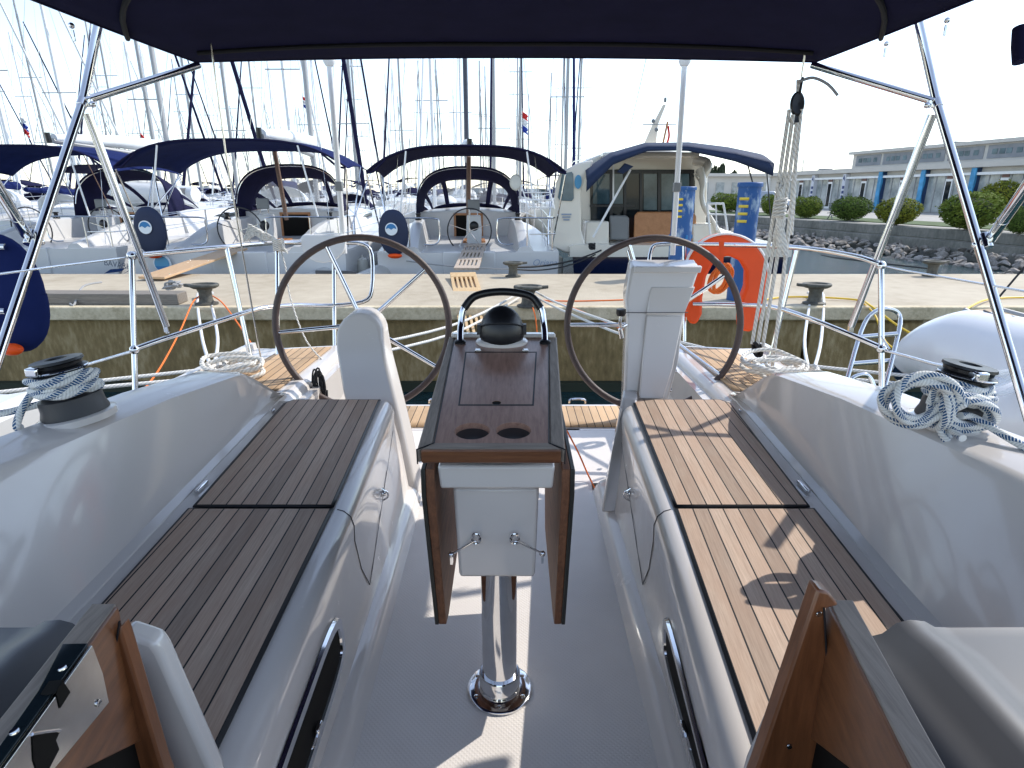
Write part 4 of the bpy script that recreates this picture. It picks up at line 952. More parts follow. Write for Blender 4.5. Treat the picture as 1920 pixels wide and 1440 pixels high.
# ------------------------------------------------------------------ passerelles
def passerelle(name, A_, B2, wA, wB, rows, m, label, thick=.035, dark=True):
    """slotted board between two points, widths at each end, rows of slots"""
    A_, B2 = Vector(A_), Vector(B2); ax = (B2-A_); L = ax.length; ax.normalize(); sx = Vector((1, 0, 0)); sx = (sx-ax*sx.dot(ax)).normalized(); up = sx.cross(ax)
    if up.z < 0: up = -up
    e = empty(name, A_, label, 'gangplank')
    pt = lambda u, v, h=0: A_+ax*(L*v)+sx*((wA*(1-v)+wB*v)*(u-.5))+up*h
    if rows == 0:
        MB().prism([pt(0, 0), pt(1, 0), pt(1, 1), pt(0, 1)], up*thick).build('board', m, e, bevel=.004)
        mm = MB()
        for v in (.08, .5, .93):
            for u in (.12, .88): mm.lathe([(.012, 0), (.008, .006)], pt(u, v, thick), 10)
        mm.build('bolt_heads', STEEL, e)
        return e
    n = rows; body = MB()
    for i in range(6):           # long slats
        u0, u1 = i/6+(.012 if i else 0), (i+1)/6-(.012 if i < 5 else 0)
        uu0, uu1 = (0 if i == 0 else i/6+.03-.03*0), (1 if i == 5 else (i+1)/6-.055)
        body.prism([pt(uu0, 0), pt(uu1, 0), pt(uu1, 1), pt(uu0, 1)], up*thick)
    body.build('slats', m, e, bevel=.002)
    for j in range(n+1):
        v0 = j/n*(1-.09); body2 = MB(); body2.prism([pt(0, v0, -.003), pt(1, v0, -.003), pt(1, v0+.09, -.003), pt(0, v0+.09, -.003)], up*(thick+.007)); body2.build('cross_batten', m, e, bevel=.002)
    return e
dA = P(895, 628, 6.35); dB = onp(868, 521, .05)
passerelle('gangplank', dA+(dA-dB)*.12, dB, .36, .40, 3, PINE, 'pale yellow slotted gangplank lying over the pier edge behind the compass')
passerelle('gangplank', onp(873, 512, .03)+Vector((0, .15, 0)), P(892, 460, 12.1), .42, .42, 3, wood('bleached_teak', (.42,.33,.26), (.62,.52,.42), (50, 5, 50), .7, 0), 'bleached slotted gangplank from the pier up to the centre yacht')
passerelle('gangplank', onp(285, 527, .03), P(445, 468, 11.4), .42, .42, 0, PLY, 'solid plywood gangplank from the pier up to the left yacht')

# ------------------------------------------------------------------ blue service pillars
def pillar(loc, r, h, label):
    e = empty('service_pillar', (0, 0, 0), label, 'pillar', 'blue service pillars on the pier')
    MB().lathe([(r*.96, 0), (r*.96, h-.05), (r*1.06, h-.05), (r*1.06, h-.01), (r, h), (.001, h+.004)], n=36).build('pillar_shaft', BLUEP, e)
    mm = MB()
    for k in range(4):
        z = h-.20-.085*k; a0 = R(200)
        mm.grid(lambda u, v: ((r*.975+.002)*math.cos(a0+u*.9), (r*.975+.002)*math.sin(a0+u*.9), z+.032*v), 6, 1)
    mm.build('yellow_stripe', YEL, e, solid=.003)
    mm = MB()
    for k in range(6): mm.box((r*.93*math.cos(k), r*.93*math.sin(k), .62), (.05, .03, .06), rot=Matrix.Rotation(k, 3, 'Z'))
    mm.build('bracket', LOGOB, e); e.location = loc; return e
b1 = onp(1382, 562); pillar(b1, .135, PD(1405, 342, b1.y).z-ZP, 'taller blue service pillar behind the orange lifebuoy, white salt stains')
b2_ = onp(1270, 518); z2 = PD(1272, 350, b2_.y+.1).z; pillar((b2_.x, b2_.y, ZP), .17, z2-ZP, 'blue service pillar behind the white pole, at the motor cruiser stern')

# ------------------------------------------------------------------ MARINA YACHTS MOORED STERN-TO
def hull_pts(y, L, bt, bm, zt, zb):
    u = max(0, min(1, y/L)); hb = (bt+(bm-bt)*math.sin(min(1, u*2.4)*math.pi/2))/2 if u < .42 else bm/2*max(0, math.cos((u-.42)/.58*math.pi/2))**.72
    hb = max(hb, .02); sh = zt+(zb-zt)*u**1.5
    return hb, sh
def hull(L, bt, bm, zt, zb, name='hull', m=GELW, parent=None, y0=0, rake=.25):
    secs = []
    for k in range(25):
        u = k/24; y = y0+u*L; hb, sh = hull_pts(u*L, L, bt, bm, zt, zb); row = []
        prof = [(1, sh), (1.0, sh-.18), (.985, sh*.55), (.90, sh*.12), (.55, -.32), (0, -.5)]
        rk = lambda z: -rake*(1-z/sh)*(-1 if u > .5 else -0.0)
        for f, z in prof: row.append((hb*f, y-(rake*(1-max(0, z)/sh) if u > .9 else 0)*((u-.9)/.1 if u > .9 else 0)*2, z))
        for f, z in prof[::-1][1:]: row.append((-hb*f, row[5-(prof[::-1].index((f, z)))][1], z))
        secs.append(row)
    return MB().loft(secs, closed=True).build(name, m, parent, angle=40)
def marina_yacht(label, x, y, bt=3.3, L=12.5, zt=1.22, opts=None, group=None, rz=0):
    o = dict(wheel=[0], bim=True, cw=-.35, boom=True, cream=GELW, genoa=CANVAS, bimw=1.75, bimz=3.15, lsp=0); o.update(opts or {})
    e = empty('sailing_yacht', (0, 0, 0), label, 'sailing yacht', group)
    hl = hull(L, bt, bt+.35, zt, zt+.45, parent=e)
    # cockpit: quarter decks, coamings, seats, sole
    G = GELW
    hb = lambda yy: hull_pts(yy, L, bt, bt+.35, zt, zt+.45)
    for s in (-1, 1):
        secs = []
        for yy in (.02, .5, 1.2, 2.0, 2.8, 3.4, 3.7):
            h_, sh = hb(yy); ci = 1.02+.02*yy; cz = .10+.36*min(1, yy/1.6)
            secs.append([(s*(h_-.01), yy, sh-.02), (s*(h_-.01), yy, sh+.03), (s*(h_-.08), yy, sh+.03), (s*(h_-.1), yy, sh+.01), (s*(ci+.22), yy, sh+.02), (s*(ci+.16), yy, sh+cz-.03), (s*(ci+.12), yy, sh+cz), (s*ci, yy, sh+cz),
                         (s*(ci-.06), yy, sh+cz-.03), (s*(ci-.16), yy, sh-.06), (s*.52, yy, sh-.07), (s*.46, yy, sh-.10), (s*.44, yy, zt-.48), (s*.44, yy, .4), (s*(h_-.2), yy, .4)])
        MB().loft(secs, closed=True).build('coaming', o['cream'], e, angle=30)
        w_ = MB(); w_.lathe([(.075, 0), (.07, .03), (.045, .06), (.045, .11), (.065, .13), (.06, .15), (.001, .155)], (s*1.12, 2.4, hb(2.4)[1]+.46), 16); w_.build('winch', BLACK, e)
    MB().box((0, 1.9, zt-.5), (1.0, 3.7, .06)).build('cockpit_sole', G, e)
    MB().box((0, .03, zt-.25), (1.0, .12, .54)).build('transom_gate', G, e, bevel=.02)
    # coachroof
    secs = []
    for yy, k, zz in ((3.62, 1.0, .58), (4.2, 1.0, .60), (5.5, .98, .56), (7.0, .82, .46), (8.4, .55, .26), (8.9, .42, .08)):
        h_, sh = hb(yy); a = 1.28*k
        secs.append([(-a-.12, yy, sh-.02), (-a, yy, sh+zz*.75), (-a+.12, yy, sh+zz*.95), (0, yy, sh+zz+.06), (a-.12, yy, sh+zz*.95), (a, yy, sh+zz*.75), (a+.12, yy, sh-.02)])
    cr = MB().loft(secs, closed=True).build('coachroof', G, e, angle=35)
    sh = hb(3.6)[1]
    secs = []
    for yy in (0.05, 3.6, 6, 9, 11, L-.1):
        h_, s2 = hb(yy); 
        if yy > 3: secs.append([(-h_+.02, yy, s2-.005), (0, yy, s2+.05), (h_-.02, yy, s2-.005)])
    MB().loft(secs, caps=False).build('foredeck', G, e)
    MB().box((0, 3.60, sh+.02), (2.5, .05, 1.1)).build('bulkhead', G, e, bevel=.01)
    cwx = o['cw']*0+ .0
    dr = MB().box((cwx, 3.565, sh+.0), (.62, .03, 1.0)).build('companionway', DARK, e)
    for dx in (-.33, .33): MB().box((cwx+dx, 3.555, sh+.0), (.05, .04, 1.06)).build('door_frame', LWOOD, dr)
    MB().box((cwx, 3.555, sh+.52), (.72, .04, .05)).build('door_frame', LWOOD, dr)
    MB().box((cwx+.16, 3.54, sh-.28), (.28, .02, .40)).build('washboard', LWOOD, dr)
    for s in (-1, 1):
        MB().tube([(s*1.27, yy, hb(yy)[1]+.30) for yy in (4.6, 5.4, 6.4)], .07, 6, sy=.3).build('side_window', GLASSD, cr)
    # wheel and binnacle
    for wx in o['wheel']:
        c = Vector((wx, 1.35, zt+.32))
        wm = MB().tube([c+Vector((.46*math.cos(a), -.05*math.sin(a), .46*math.sin(a))) for a in [2*math.pi*k/36 for k in range(36)]], .014, 8, closed=True).build('steering_wheel', RUB, e)
        for k in range(5):
            a = R(18+72*k); MB().tube([c, c+Vector((.45*math.cos(a), 0, .45*math.sin(a)))], .008, 6).build('spoke', CHROME, wm)
    bx_ = o.get('binx', .05)
    bn = MB(); bn.prism([(bx_-.13, 1.75, zt-.45), (bx_+.13, 1.75, zt-.45), (bx_+.17, 1.75, zt+.30), (bx_+.15, 1.75, zt+.62), (bx_-.15, 1.75, zt+.62), (bx_-.17, 1.75, zt+.30)], (0, .25, 0)); bn = bn.build('binnacle', G, e, bevel=.02)
    MB().ball((bx_, 1.76, zt+.40), .105, 18, sy=.5).build('compass', BLACK, bn)
    MB().box((bx_, 1.8, zt+.84), (.26, .06, .22)).build('plotter', GREYP, bn, bevel=.02)
    for dx in (-.08, .08): MB().tube([(bx_+dx, 1.85, zt+.6), (bx_+dx, 1.83, zt+.76)], .012, 6).build('plotter_leg', CHROME, bn)
    MB().box((bx_, 2.35, zt+.05), (.5, .75, .05)).build('cockpit_table', LWOOD, e, bevel=.01)
    # sprayhood
    def hood(u, v):     # u: 0 aft arch .. 1 foot at the front, v across
        a = math.pi*v; wd = 1.22+.12*(1-u)*0; yy = 3.45+1.75*u
        hz = 1.24*(1-.42*u-.40*u**3); x_ = -math.cos(a); zz = sh+.38+hz*(max(0, math.sin(a))**.55)
        return Vector((math.copysign(abs(x_)**.75, x_)*wd*(1-.20*u), yy-(.32*(1-math.sin(a)) if u < .01 else .32*(1-math.sin(a))*(1-u)), zz))
    hd = MB().grid(lambda u, v: hood(u*.46, v), 6, 28).build('sprayhood', CANVB if o.get('bluehood') else CANVAS, e, solid=.01)
    MB().grid(lambda u, v: hood(.40+u*.54, .05+.9*v), 6, 24).build('hood_window', VINYL, hd)
    for v0 in (0, .10, .33, .62, .86, .955):
        MB().grid(lambda u, v: hood(.40+u*.60, v0+.042*v)+Vector((0, 0, .004)), 8, 2).build('hood_seam', CANVAS, hd, solid=.012)
    MB().grid(lambda u, v: hood(.92+u*.08, v)+Vector((0, 0, .004)), 2, 24).build('hood_seam', CANVAS, hd, solid=.012)
    MB().tube([hood(.02, v/24)-Vector((0, 0, .03)) for v in range(1, 24)], .012, 6).build('hood_frame', CHROME, hd)
    # bimini
    if o['bim']:
        bw, bz = o['bimw'], o['bimz']
        def bf(u, v):
            x_ = -1+2*v; return Vector((x_*bw, .15+2.4*u-.10*abs(x_)**4*0, bz-.46*abs(x_)**3.4-.10*(2*u-1)**2+(.05 if u < .02 else 0)))
        bc = MB().grid(bf, 12, 32).build('bimini', CANVB if o.get('bluebim') else CANVAS, e, solid=.012)
        MB().tube([bf(0, v/24) for v in range(25)], .018, 6).build('canvas_hem', CANVAS, bc)
        for s in (-1, 1):
            v = 0 if s < 0 else 1; pv = s*(bt/2-.06)
            fr = MB().tube([bf(.02, v), (pv, .55, zt+.06)], .015, 8).build('bimini_frame', CHROME, bc)
            MB().tube([bf(.55, v), (pv, 1.2, zt+.5), (pv, 1.1, zt+.06)], .015, 8).build('frame_tube', CHROME, fr)
            MB().tube([bf(.0, .20 if s < 0 else .80)-Vector((0, 0, .02)), (s*(bt/2-.45), .06, zt+.62)], .017, 8).build('frame_tube', WHITE, fr)
            MB().tube([bf(.98, v), (pv, .9, zt+.4)], .013, 8).build('frame_tube', CHROME, fr)
            MB().tube([bf(0, .5+.5*s*(1-.0))+Vector((0, 0, -.02)), bf(.0, .5+.5*s*.93)+Vector((-s*.0, 0, -.10)), bf(0, .5+.5*s*.8)-Vector((0, 0, .02))], .02, 6).build('canvas_corner', CANVAS, bc)
    # pushpits
    for s in (-1, 1):
        x0, x1 = s*(bt/2-.06), s*.55
        pz = zt+.03
        pu = MB().tube([(x0, 1.3, pz+.58), (x0, .25, pz+.60), (x0-s*.05, .08, pz+.60), (x0-s*.2, .05, pz+.60), (x1+s*.1, .05, pz+.60), (x1, .05, pz+.5), (x1, .05, pz+.22), (x1+s*.1, .05, pz+.12), (x1+s*.3, .05, pz+.12)], .014, 8, smooth=3).build('pushpit_rail', CHROME, e)
        MB().tube([(x0, 1.3, pz+.3), (x0, .1, pz+.3), (x0-s*.5, .05, pz+.3)], .012, 8).build('rail_tube', CHROME, pu)
        for (a, b) in ((x0, 1.25), (x0-s*.06, .1), (x0-s*.55, .06)): MB().tube([(a, b, pz), (a, b, pz+.6)], .012, 8).build('stanchion', CHROME, pu)
        for zz_ in (.6, .32): MB().tube([(x0, 1.3, pz+zz_)]+[(s*(hb(yy)[0]-.06), yy, hb(yy)[1]+zz_+.02) for yy in (3.4, 5.6, 7.8, 9.8, L-.4)], .006, 5).build('lifeline', CHROME, pu)
        for yy in (3.4, 5.6, 7.8, 9.8): MB().tube([(s*(hb(yy)[0]-.06), yy, hb(yy)[1]), (s*(hb(yy)[0]-.06), yy, hb(yy)[1]+.62)], .011, 6).build('stanchion', CHROME, pu)
    # rig
    my = 5.6; mz = hb(my)[1]+.5; top = 16.5
    ms = MB().tube([(0, my, mz), (0, my-.1, top)], [.095, .075], 12, sy=.7).build('mast', ALU if not o.get('darkmast') else mat('dark_mast', (.03,.035,.06), .4), e)
    for zz_ in (6.6, 11.2):
        MB().tube([(-.95, my-.15, zz_), (0, my, zz_+.03), (.95, my-.15, zz_)], .02, 6).build('spreader', ALU, ms)
    for s in (-1, 1):
        MB().tube([(s*(hb(my)[0]-.1), my-.1, hb(my)[1]), (s*.95, my-.15, 6.6), (s*.9, my-.15, 11.2), (0, my, top-.4)], .007, 5).build('shroud', STEEL, ms)
        MB().tube([(s*(bt/2-.25), .08, zt+.1), (0, my-.3, top-.1)], .006, 5).build('backstay', STEEL, ms)
    MB().tube([(0, L-.15, zt+.6), (0, L-.6, zt+1.4), (0, my+1.1, top*.84), (0, my+.3, top-.5)], [.03, .075, .06, .02], 8).build('furled_genoa', o['genoa'], ms)
    if o['boom']:
        bz_ = zt+2.15+o.get('boomup', 0); be = (o.get('boomx', 0), 1.9, bz_+o.get('boomend', .25))
        bm_ = MB().tube([(0, my-.1, bz_), be], .06, 8).build('boom', ALU, e)
        MB().tube([(0, my-.1, bz_+.30), ((be[0])*.5, 3.8, bz_+.22+o.get('boomend', .25)*.5), (be[0], be[1]+.05, be[2]+.06)], [.17, .15, .09], 10).build('sail_cover', SAILW, bm_)
        MB().tube([(be[0], be[1]-.1, be[2]-.06), (be[0], be[1]-.12, be[2]+.16)], .055, 8).build('boom_end', BLACK, bm_)
        MB().tube([(be[0]*.7, 2.6, bz_-.05), (.0, 2.9, sh+.4)], o.get('sheet_r', .02), 8).build('mainsheet', wood('mainsheet_brown', (.20,.13,.10), (.36,.26,.21), (30, 30, 8), .9, 0) if False else mat('mainsheet_brown', (.27,.18,.14), .9, var=.4, vscale=30), bm_)
    for s in (-1, 1):
        fb = MB(); fb.lathe([(.02, .0), (.09, .03), (.11, .12), (.11, .48), (.09, .58), (.02, .62), (.02, .66)], (s*(bt/2+.12), 2.0 if s < 0 else .9, .45), 16); fb.build('fender', FEND, e)
    e.location = (x, y, 0); e.rotation_euler = (0, 0, rz)
    return e
BY = 11.6
yC = marina_yacht('white yacht with navy bimini and sprayhood moored stern-to at the centre, slotted gangplank', -.82, BY, 3.45, opts=dict(wheel=[.02], binx=.12, bimw=1.85, bimz=3.18, darkmast=True, boom=True, boomx=.06, boomup=-.25, boomend=.10, sheet_r=.05, lsp=1), rz=R(4))
yL = marina_yacht('white yacht with wide navy bimini moored stern-to left of centre, plywood gangplank', -5.05, BY-.35, 3.9, zt=1.25, opts=dict(wheel=[-.45], binx=-.1, bimw=2.05, bimz=3.26, boomup=-.15, boomx=.0, boomend=.15, bluebim=True, bluehood=False, sheet_r=.05), rz=R(2))
yF = marina_yacht('white yacht with blue side stripe and navy canvas at the far left edge', -10.0, BY+.9, 3.9, zt=1.22, opts=dict(wheel=[-.9, .9], binx=.5, bimw=2.1, bimz=3.25, boomup=-.15, boomx=-.4, boomend=.2, bluebim=True, sheet_r=.012), rz=R(-3))
# names and badges on the hulls
def vm(loc, rx=90, rz=0, sy=1): return Matrix.Translation(Vector(loc)) @ Matrix.Rotation(R(rz), 4, 'Z') @ Matrix.Rotation(R(rx), 4, 'X') @ Matrix.Scale(sy, 4, (1, 0, 0))
text('Oriana', .17, vm((.62, BY-.03, 1.03)), 'name_lettering', mat('name_grey', (.30,.36,.46), .5), yC, shear=.3)
tx = PD(448, 497, BY-.40); MB().box((tx.x, BY-.37, tx.z+.06), (.19, .01, .085)).build('hull_badge', LOGOB, yL)
text('BAVARIA', .16, Matrix.Translation(PD(222, 497, 11.9)) @ Matrix.Rotation(R(8), 4, 'Y') @ Matrix.Rotation(R(-10), 4, 'Z') @ Matrix.Rotation(R(90), 4, 'X'), 'name_lettering', mat('name_dark', (.12,.14,.18), .5), yF)
for (a, b) in ((195, 228), (232, 240), (244, 252)):
    MB().prism([PD(a, 513, 11.9), PD(b, 509, 11.9), PD(b+6, 503, 11.9), PD(a+12, 505, 11.9)], (0, .01, 0)).build('hull_stripe', STRIPE, yF)
MB().tube([(-10.0+1.9, 12.6, 1.02), (-10+2.02, 14, 1.08), (-10+2.12, 17, 1.14), (-9.3, 21, 1.3)], .03, 6, sy=.3).build('sheer_stripe', mat('stripe_blue', (.03,.12,.38), .3), yF)
# navy lifebuoy covers with badges on two neighbours
def buoy_cover(px, py, z, label, s=1.0):
    c = P(px, py, z); e = empty('lifebuoy_cover', c, label, 'lifebuoy cover')
    MB().grid(lambda u, v: c+s*Vector((.29*math.copysign(abs(math.cos(2*math.pi*v))**.85, math.cos(2*math.pi*v))*max(0, math.sin(math.pi*u))**.5, -.09*math.cos(math.pi*u), .43*math.sin(2*math.pi*v)*max(0, math.sin(math.pi*u))**.5)), 14, 32).build('cover', mat('cover_navy', (.012,.022,.06), .7), e)
    cc_ = c+s*Vector((-.02, -.1, .07)); Mx = Matrix.Rotation(R(90), 3, 'X')
    MB().lathe([(.118*s, .0), (.118*s, .012), (.001, .014)], cc_, 28, M=Mx).build('badge', LOGO, e)
    pts = [(math.cos(R(a))*.098*s, math.sin(R(a))*.098*s) for a in range(0, 181, 15)]+[(-.05*s, .02*s), (0, -.012*s), (.05*s, .02*s)]
    MB().prism([cc_+Vector((a, -.018, b)) for a, b in pts], (0, .003, 0)).build('badge_wave', LOGOB, e)
    for k, ch in enumerate('SAIL YACHT'):
        a = R(150-13*k)
        if ch != ' ': pass
    MB().ball(c+Vector((0, 0, -.44*s)), .09*s, 12, sx=1.6, sz=.6).build('float', ORANGE, e)
    return e
buoy_cover(282, 433, 10.7, 'navy lifebuoy cover with round wave badge on the left yacht rail', .98)
buoy_cover(738, 436, 10.95, 'navy lifebuoy cover with round wave badge on the centre yacht rail', .95)
for (px, py, z, r_) in ((757, 494, 11.4, .15), (305, 494, 11.0, .16)):
    c = P(px, py, z); ob = MB().lathe([(r_, 0), (r_, .02), (.001, .022)], c, 28, M=Matrix.Rotation(R(90), 3, 'X')).build('round_badge', LOGO, yC if px > 500 else yL)
    MB().prism([c+Vector((r_*.85*math.cos(R(a)), -.03, r_*.85*math.sin(R(a)))) for a in range(-20, 201, 20)], (0, .004, 0)).build('badge_sky', mat('badge_cyan', (.08,.30,.50), .5), ob)
    MB().prism([c+Vector((r_*.85*math.cos(R(a)), -.034, r_*.85*math.sin(R(a)))) for a in range(200, 341, 20)], (0, .004, 0)).build('badge_sea', LOGOB, ob)
# grey inflatable between left and centre yachts, one more on davits further left
def dinghy(c, L, r, rz, m, label, loc_scale=1):
    e = empty('inflatable_dinghy', (0, 0, 0), label, 'dinghy')
    pts = [(-.45, -L/2, 0), (-.48, 0, .0), (-.40, L*.3, .03), (-.2, L*.46, .08), (0, L*.5, .1), (.2, L*.46, .08), (.40, L*.3, .03), (.48, 0, 0), (.45, -L/2, 0)]
    MB().tube(pts, [r*.7]+[r]*7+[r*.7], 16, smooth=6).build('tube', m, e)
    MB().box((0, -.05, -.08), (.8, L*.8, .06)).build('floor', GREYP, e)
    MB().box((0, -L*.42, .02), (.75, .06, .38)).build('transom_board', GREYSH, e)
    e.location = c; e.rotation_euler = (0, 0, rz); return e
HYP = mat('hypalon_grey', (.50,.50,.47), .5, var=.15, vscale=4)
dinghy((-2.95, 11.9, .78), 2.9, .24, R(-8), HYP, 'grey inflatable dinghy floating between the left and centre yachts')
dinghy(P(275, 365, 20), 3.0, .36, R(80), mat('hypalon_white', (.72,.73,.73), .45), 'white inflatable dinghy hung behind the left yacht bimini')
# far rail gear on the centre yacht (folded boarding ladder)
la = empty('boarding_ladder', P(1010, 400, 11.3), 'white boarding ladder folded up on the right rail of the centre yacht', 'ladder')
for a, b in (((977, 347), (992, 392)), ((1028, 347), (1040, 392))): MB().tube([P(*a, 11.2), P(*b, 11.2)], .014, 6).build('side_rail', WHITE, la)
for k in range(4): MB().tube([P(977+4*k, 347+14*k, 11.2), P(1028+4*k, 347+14*k, 11.2)], .012, 6).build('rung', WHITE, la)
ld2 = MB().lathe([(.001, -.04), (.10, -.03), (.12, 0), (.10, .03), (.001, .04)], P(967, 342, 11.6), 18, M=Matrix.Rotation(R(80), 3, 'X'), sy=1.3).build('dan_buoy', FEND); tag(ld2, 'pale oval horseshoe buoy on the centre yacht rail', 'buoy')
# dark spring lines from the far bollard
line('spring_line', [onp(968, 515, .12), P(1150, 458, 12.2)], .016, ROPEK, 'dark mooring line from the far bollard up to the motor cruiser', sag=.12)
line('spring_line', [onp(968, 517, .10), P(1135, 466, 12.2)], .012, ROPEK, 'second dark mooring line below the first, to the motor cruiser', sag=.15)
line('spring_line', [onp(955, 516, .10), P(700, 478, 12.0)], .010, ROPEG, 'thin grey mooring line crossing the centre yacht transom', sag=.06)
line('spring_line', [onp(1746, 516, .10), P(1580, 485, 12), P(1540, 478, 14)], .014, ROPEK, 'dark line from the far right bollard over the water', smooth=6)

# ------------------------------------------------------------------ MOTOR CRUISER
mc = empty('motor_cruiser', (3.0, 12.2, 0), 'cream motor cruiser with dark blue hull, blue awning and dark glass doors', 'motor yacht')
CRM = mat('cruiser_cream', (.80,.75,.65), .22, coat=.4, var=.04, vscale=1.5)
MX = 3.35; MY = 12.1
secs = []
for k in range(13):
    u = k/12; y = MY+u*9; hb_ = 2.15 if u < .5 else 2.15*max(0, math.cos((u-.5)/.5*math.pi/2))**.7+.02; sh = 1.12+.5*u*u
    secs.append([(MX-hb_, y, sh), (MX-hb_*.97, y, sh*.5), (MX-hb_*.86, y, -.3), (MX+hb_*.86, y, -.3), (MX+hb_*.97, y, sh*.5), (MX+hb_, y, sh)])
hu = MB().loft(secs, closed=True).build('hull', NAVYH, mc, angle=40)
secs = []
for k in range(13):
    u = k/12; y = MY-.02+u*9.0; hb_ = 2.2 if u < .5 else 2.2*max(0, math.cos((u-.5)/.5*math.pi/2))**.7+.04; sh = 1.12+.5*u*u
    secs.append([(MX-hb_, y, sh-.03), (MX-hb_, y, sh+.16), (MX-hb_+.1, y, sh+.2), (MX+hb_-.1, y, sh+.2), (MX+hb_, y, sh+.16), (MX+hb_, y, sh-.03)])
MB().loft(secs, closed=True).build('gunwale', CRM, mc, angle=40)
def mcp(pts, d): return [PD(x, y, d) for x, y in pts]
# cabin aft face
dC = 13.6
L_, Rr = PD(1098, 400, dC).x, PD(1310, 400, dC).x
ztop = PD(1200, 290, dC).z; zbot = 1.2
cab = MB()
secs = []
for y, k, zt_ in ((dC, 1, 0), (dC+1.2, 1, .02), (dC+3.2, .98, .0), (dC+4.0, .92, -.25), (dC+4.8, .86, -.75), (dC+5.2, .82, -1.0)):
    cx_ = (L_+Rr)/2; hw = (Rr-L_)/2*k+.12; zt2 = ztop+zt_
    secs.append([(cx_-hw-.1, y, zbot), (cx_-hw, y, zt2-.35), (cx_-hw+.12, y, zt2-.1), (cx_-hw+.5, y, zt2+.05), (cx_, y, zt2+.12), (cx_+hw-.5, y, zt2+.05), (cx_+hw-.12, y, zt2-.1), (cx_+hw, y, zt2-.35), (cx_+hw+.1, y, zbot)])
cab = MB().loft(secs, closed=True).build('cabin', CRM, mc, angle=30, bevel=.03)
# aft glass
gl = MB().prism(mcp([(1110, 322), (1300, 322), (1303, 340), (1302, 445), (1108, 445), (1106, 340)], dC-.03), (0, .02, 0)).build('aft_glass', GLASSD, cab)
for (x0, y0, x1, y1) in ((1112, 326, 1144, 382), (1150, 326, 1168, 382), (1207, 326, 1232, 394), (1240, 326, 1264, 394), (1272, 326, 1292, 392)):
    MB().prism(mcp([(x0, y0), (x1, y0), (x1, y1), (x0, y1)], dC-.05), (0, .012, 0)).build('glass_pane', GLASSB, gl)
for x in (1146, 1172, 1202, 1236, 1268, 1297):
    MB().prism(mcp([(x-2.5, 320), (x+2.5, 320), (x+2.5, 445), (x-2.5, 445)], dC-.07), (0, .03, 0)).build('door_post', BLACK, gl)
MB().prism(mcp([(1106, 318), (1302, 318), (1302, 325), (1106, 325)], dC-.08), (0, .04, 0)).build('door_head', BLACK, gl)
MB().prism(mcp([(1106, 384), (1190, 384), (1190, 388), (1106, 388)], dC-.08), (0, .03, 0)).build('door_head', BLACK, gl)
MB().box(((L_+Rr)/2, dC-.25, ztop-.03), (Rr-L_-.5, .6, .1)).build('roof_overhang', CRM, cab, bevel=.03)
# brown table and seats in the cockpit
dT = 12.7
MB().prism(mcp([(1196, 397), (1300, 397), (1306, 405), (1306, 468), (1188, 462), (1190, 404)], dT), (0, .05, 0)).build('cockpit_table', LWOOD, mc, bevel=.03)
MB().prism(mcp([(1100, 415), (1142, 415), (1142, 470), (1095, 470)], 12.6), (0, .7, 0)).build('cockpit_locker', CRM, mc, bevel=.03)
MB().prism(mcp([(1300, 420), (1345, 420), (1350, 475), (1300, 475)], 12.6), (0, .7, 0)).build('cockpit_locker', CRM, mc, bevel=.03)
MB().prism(mcp([(1144, 404), (1176, 404), (1180, 410), (1180, 450), (1144, 450)], 12.8), (0, .1, 0)).build('seat_back', GREYP, mc, bevel=.03)
# side wings: left bulwark panel sweeping down, right slender curved pillar
lw = MB().prism(mcp([(1043, 342), (1052, 322), (1085, 305), (1112, 300), (1108, 318), (1096, 335), (1090, 362), (1090, 430), (1098, 462), (1112, 476), (1060, 474), (1030, 460), (1036, 400)], 12.35), (0, .10, 0)).build('side_wing', CRM, mc, bevel=.03)
MB().prism(mcp([(1046, 370), (1054, 326), (1072, 322), (1075, 326), (1076, 372), (1072, 377), (1050, 376)], 12.32), (0, .02, 0)).build('side_window', GLASSB, lw, bevel=.004)
MB().lathe([(.10, 0), (.10, .012), (.001, .014)], PD(1084, 341, 12.3), 20, M=Matrix.Rotation(R(90), 3, 'X'), sx=.7, sy=1.3).build('badge', mat('badge_cyan', (.08,.30,.50), .5), lw)
rp = [(1312, 318), (1318, 345), (1316, 370), (1322, 392), (1338, 418), (1350, 440), (1362, 462)]
MB().tube([PD(x, y, 13.0-.1*i) for i, (x, y) in enumerate(rp)], [.16, .13, .09, .08, .08, .09, .12], 12, smooth=5, sy=.5).build('side_wing', CRM, mc)
MB().tube([PD(1300, 300, 13.2), PD(1325, 306, 13.1), PD(1322, 322, 13.0), PD(1308, 335, 13.0)], .10, 10, smooth=4).build('roof_wing', CRM, mc)
# awning
def aw(u, v):
    x0 = 1096+u*0; yb = [ (1100, 338), (1150, 296), (1215, 276), (1290, 276), (1380, 290), (1452, 308)]
    yf = [(1095, 320), (1140, 298), (1200, 282), (1290, 279), (1350, 284), (1400, 292)]
    def cur(t, q):
        t *= len(q)-1; i = min(int(t), len(q)-2); f = t-i; return (q[i][0]*(1-f)+q[i+1][0]*f, q[i][1]*(1-f)+q[i+1][1]*f)
    a, b = cur(v, yb), cur(v, yf); A2, B2 = PD(a[0], a[1], 11.5), PD(b[0], b[1], 13.5)
    p = A2.lerp(B2, u); p.z += .10*math.sin(math.pi*u); return p
AWN = mat('awning_blue', (.010,.025,.075), .8, var=.3, vscale=3, bump=.2, bscale=300)
an = MB().grid(aw, 8, 40).build('awning', AWN, mc, solid=.02)
MB().grid(lambda u, v: aw(0, .0+v)+Vector((0, 0, -.20*u*(1-.7*math.sin(math.pi*min(1, max(0, v))))-.0)), 2, 40).build('awning_valance', AWN, an, solid=.012)
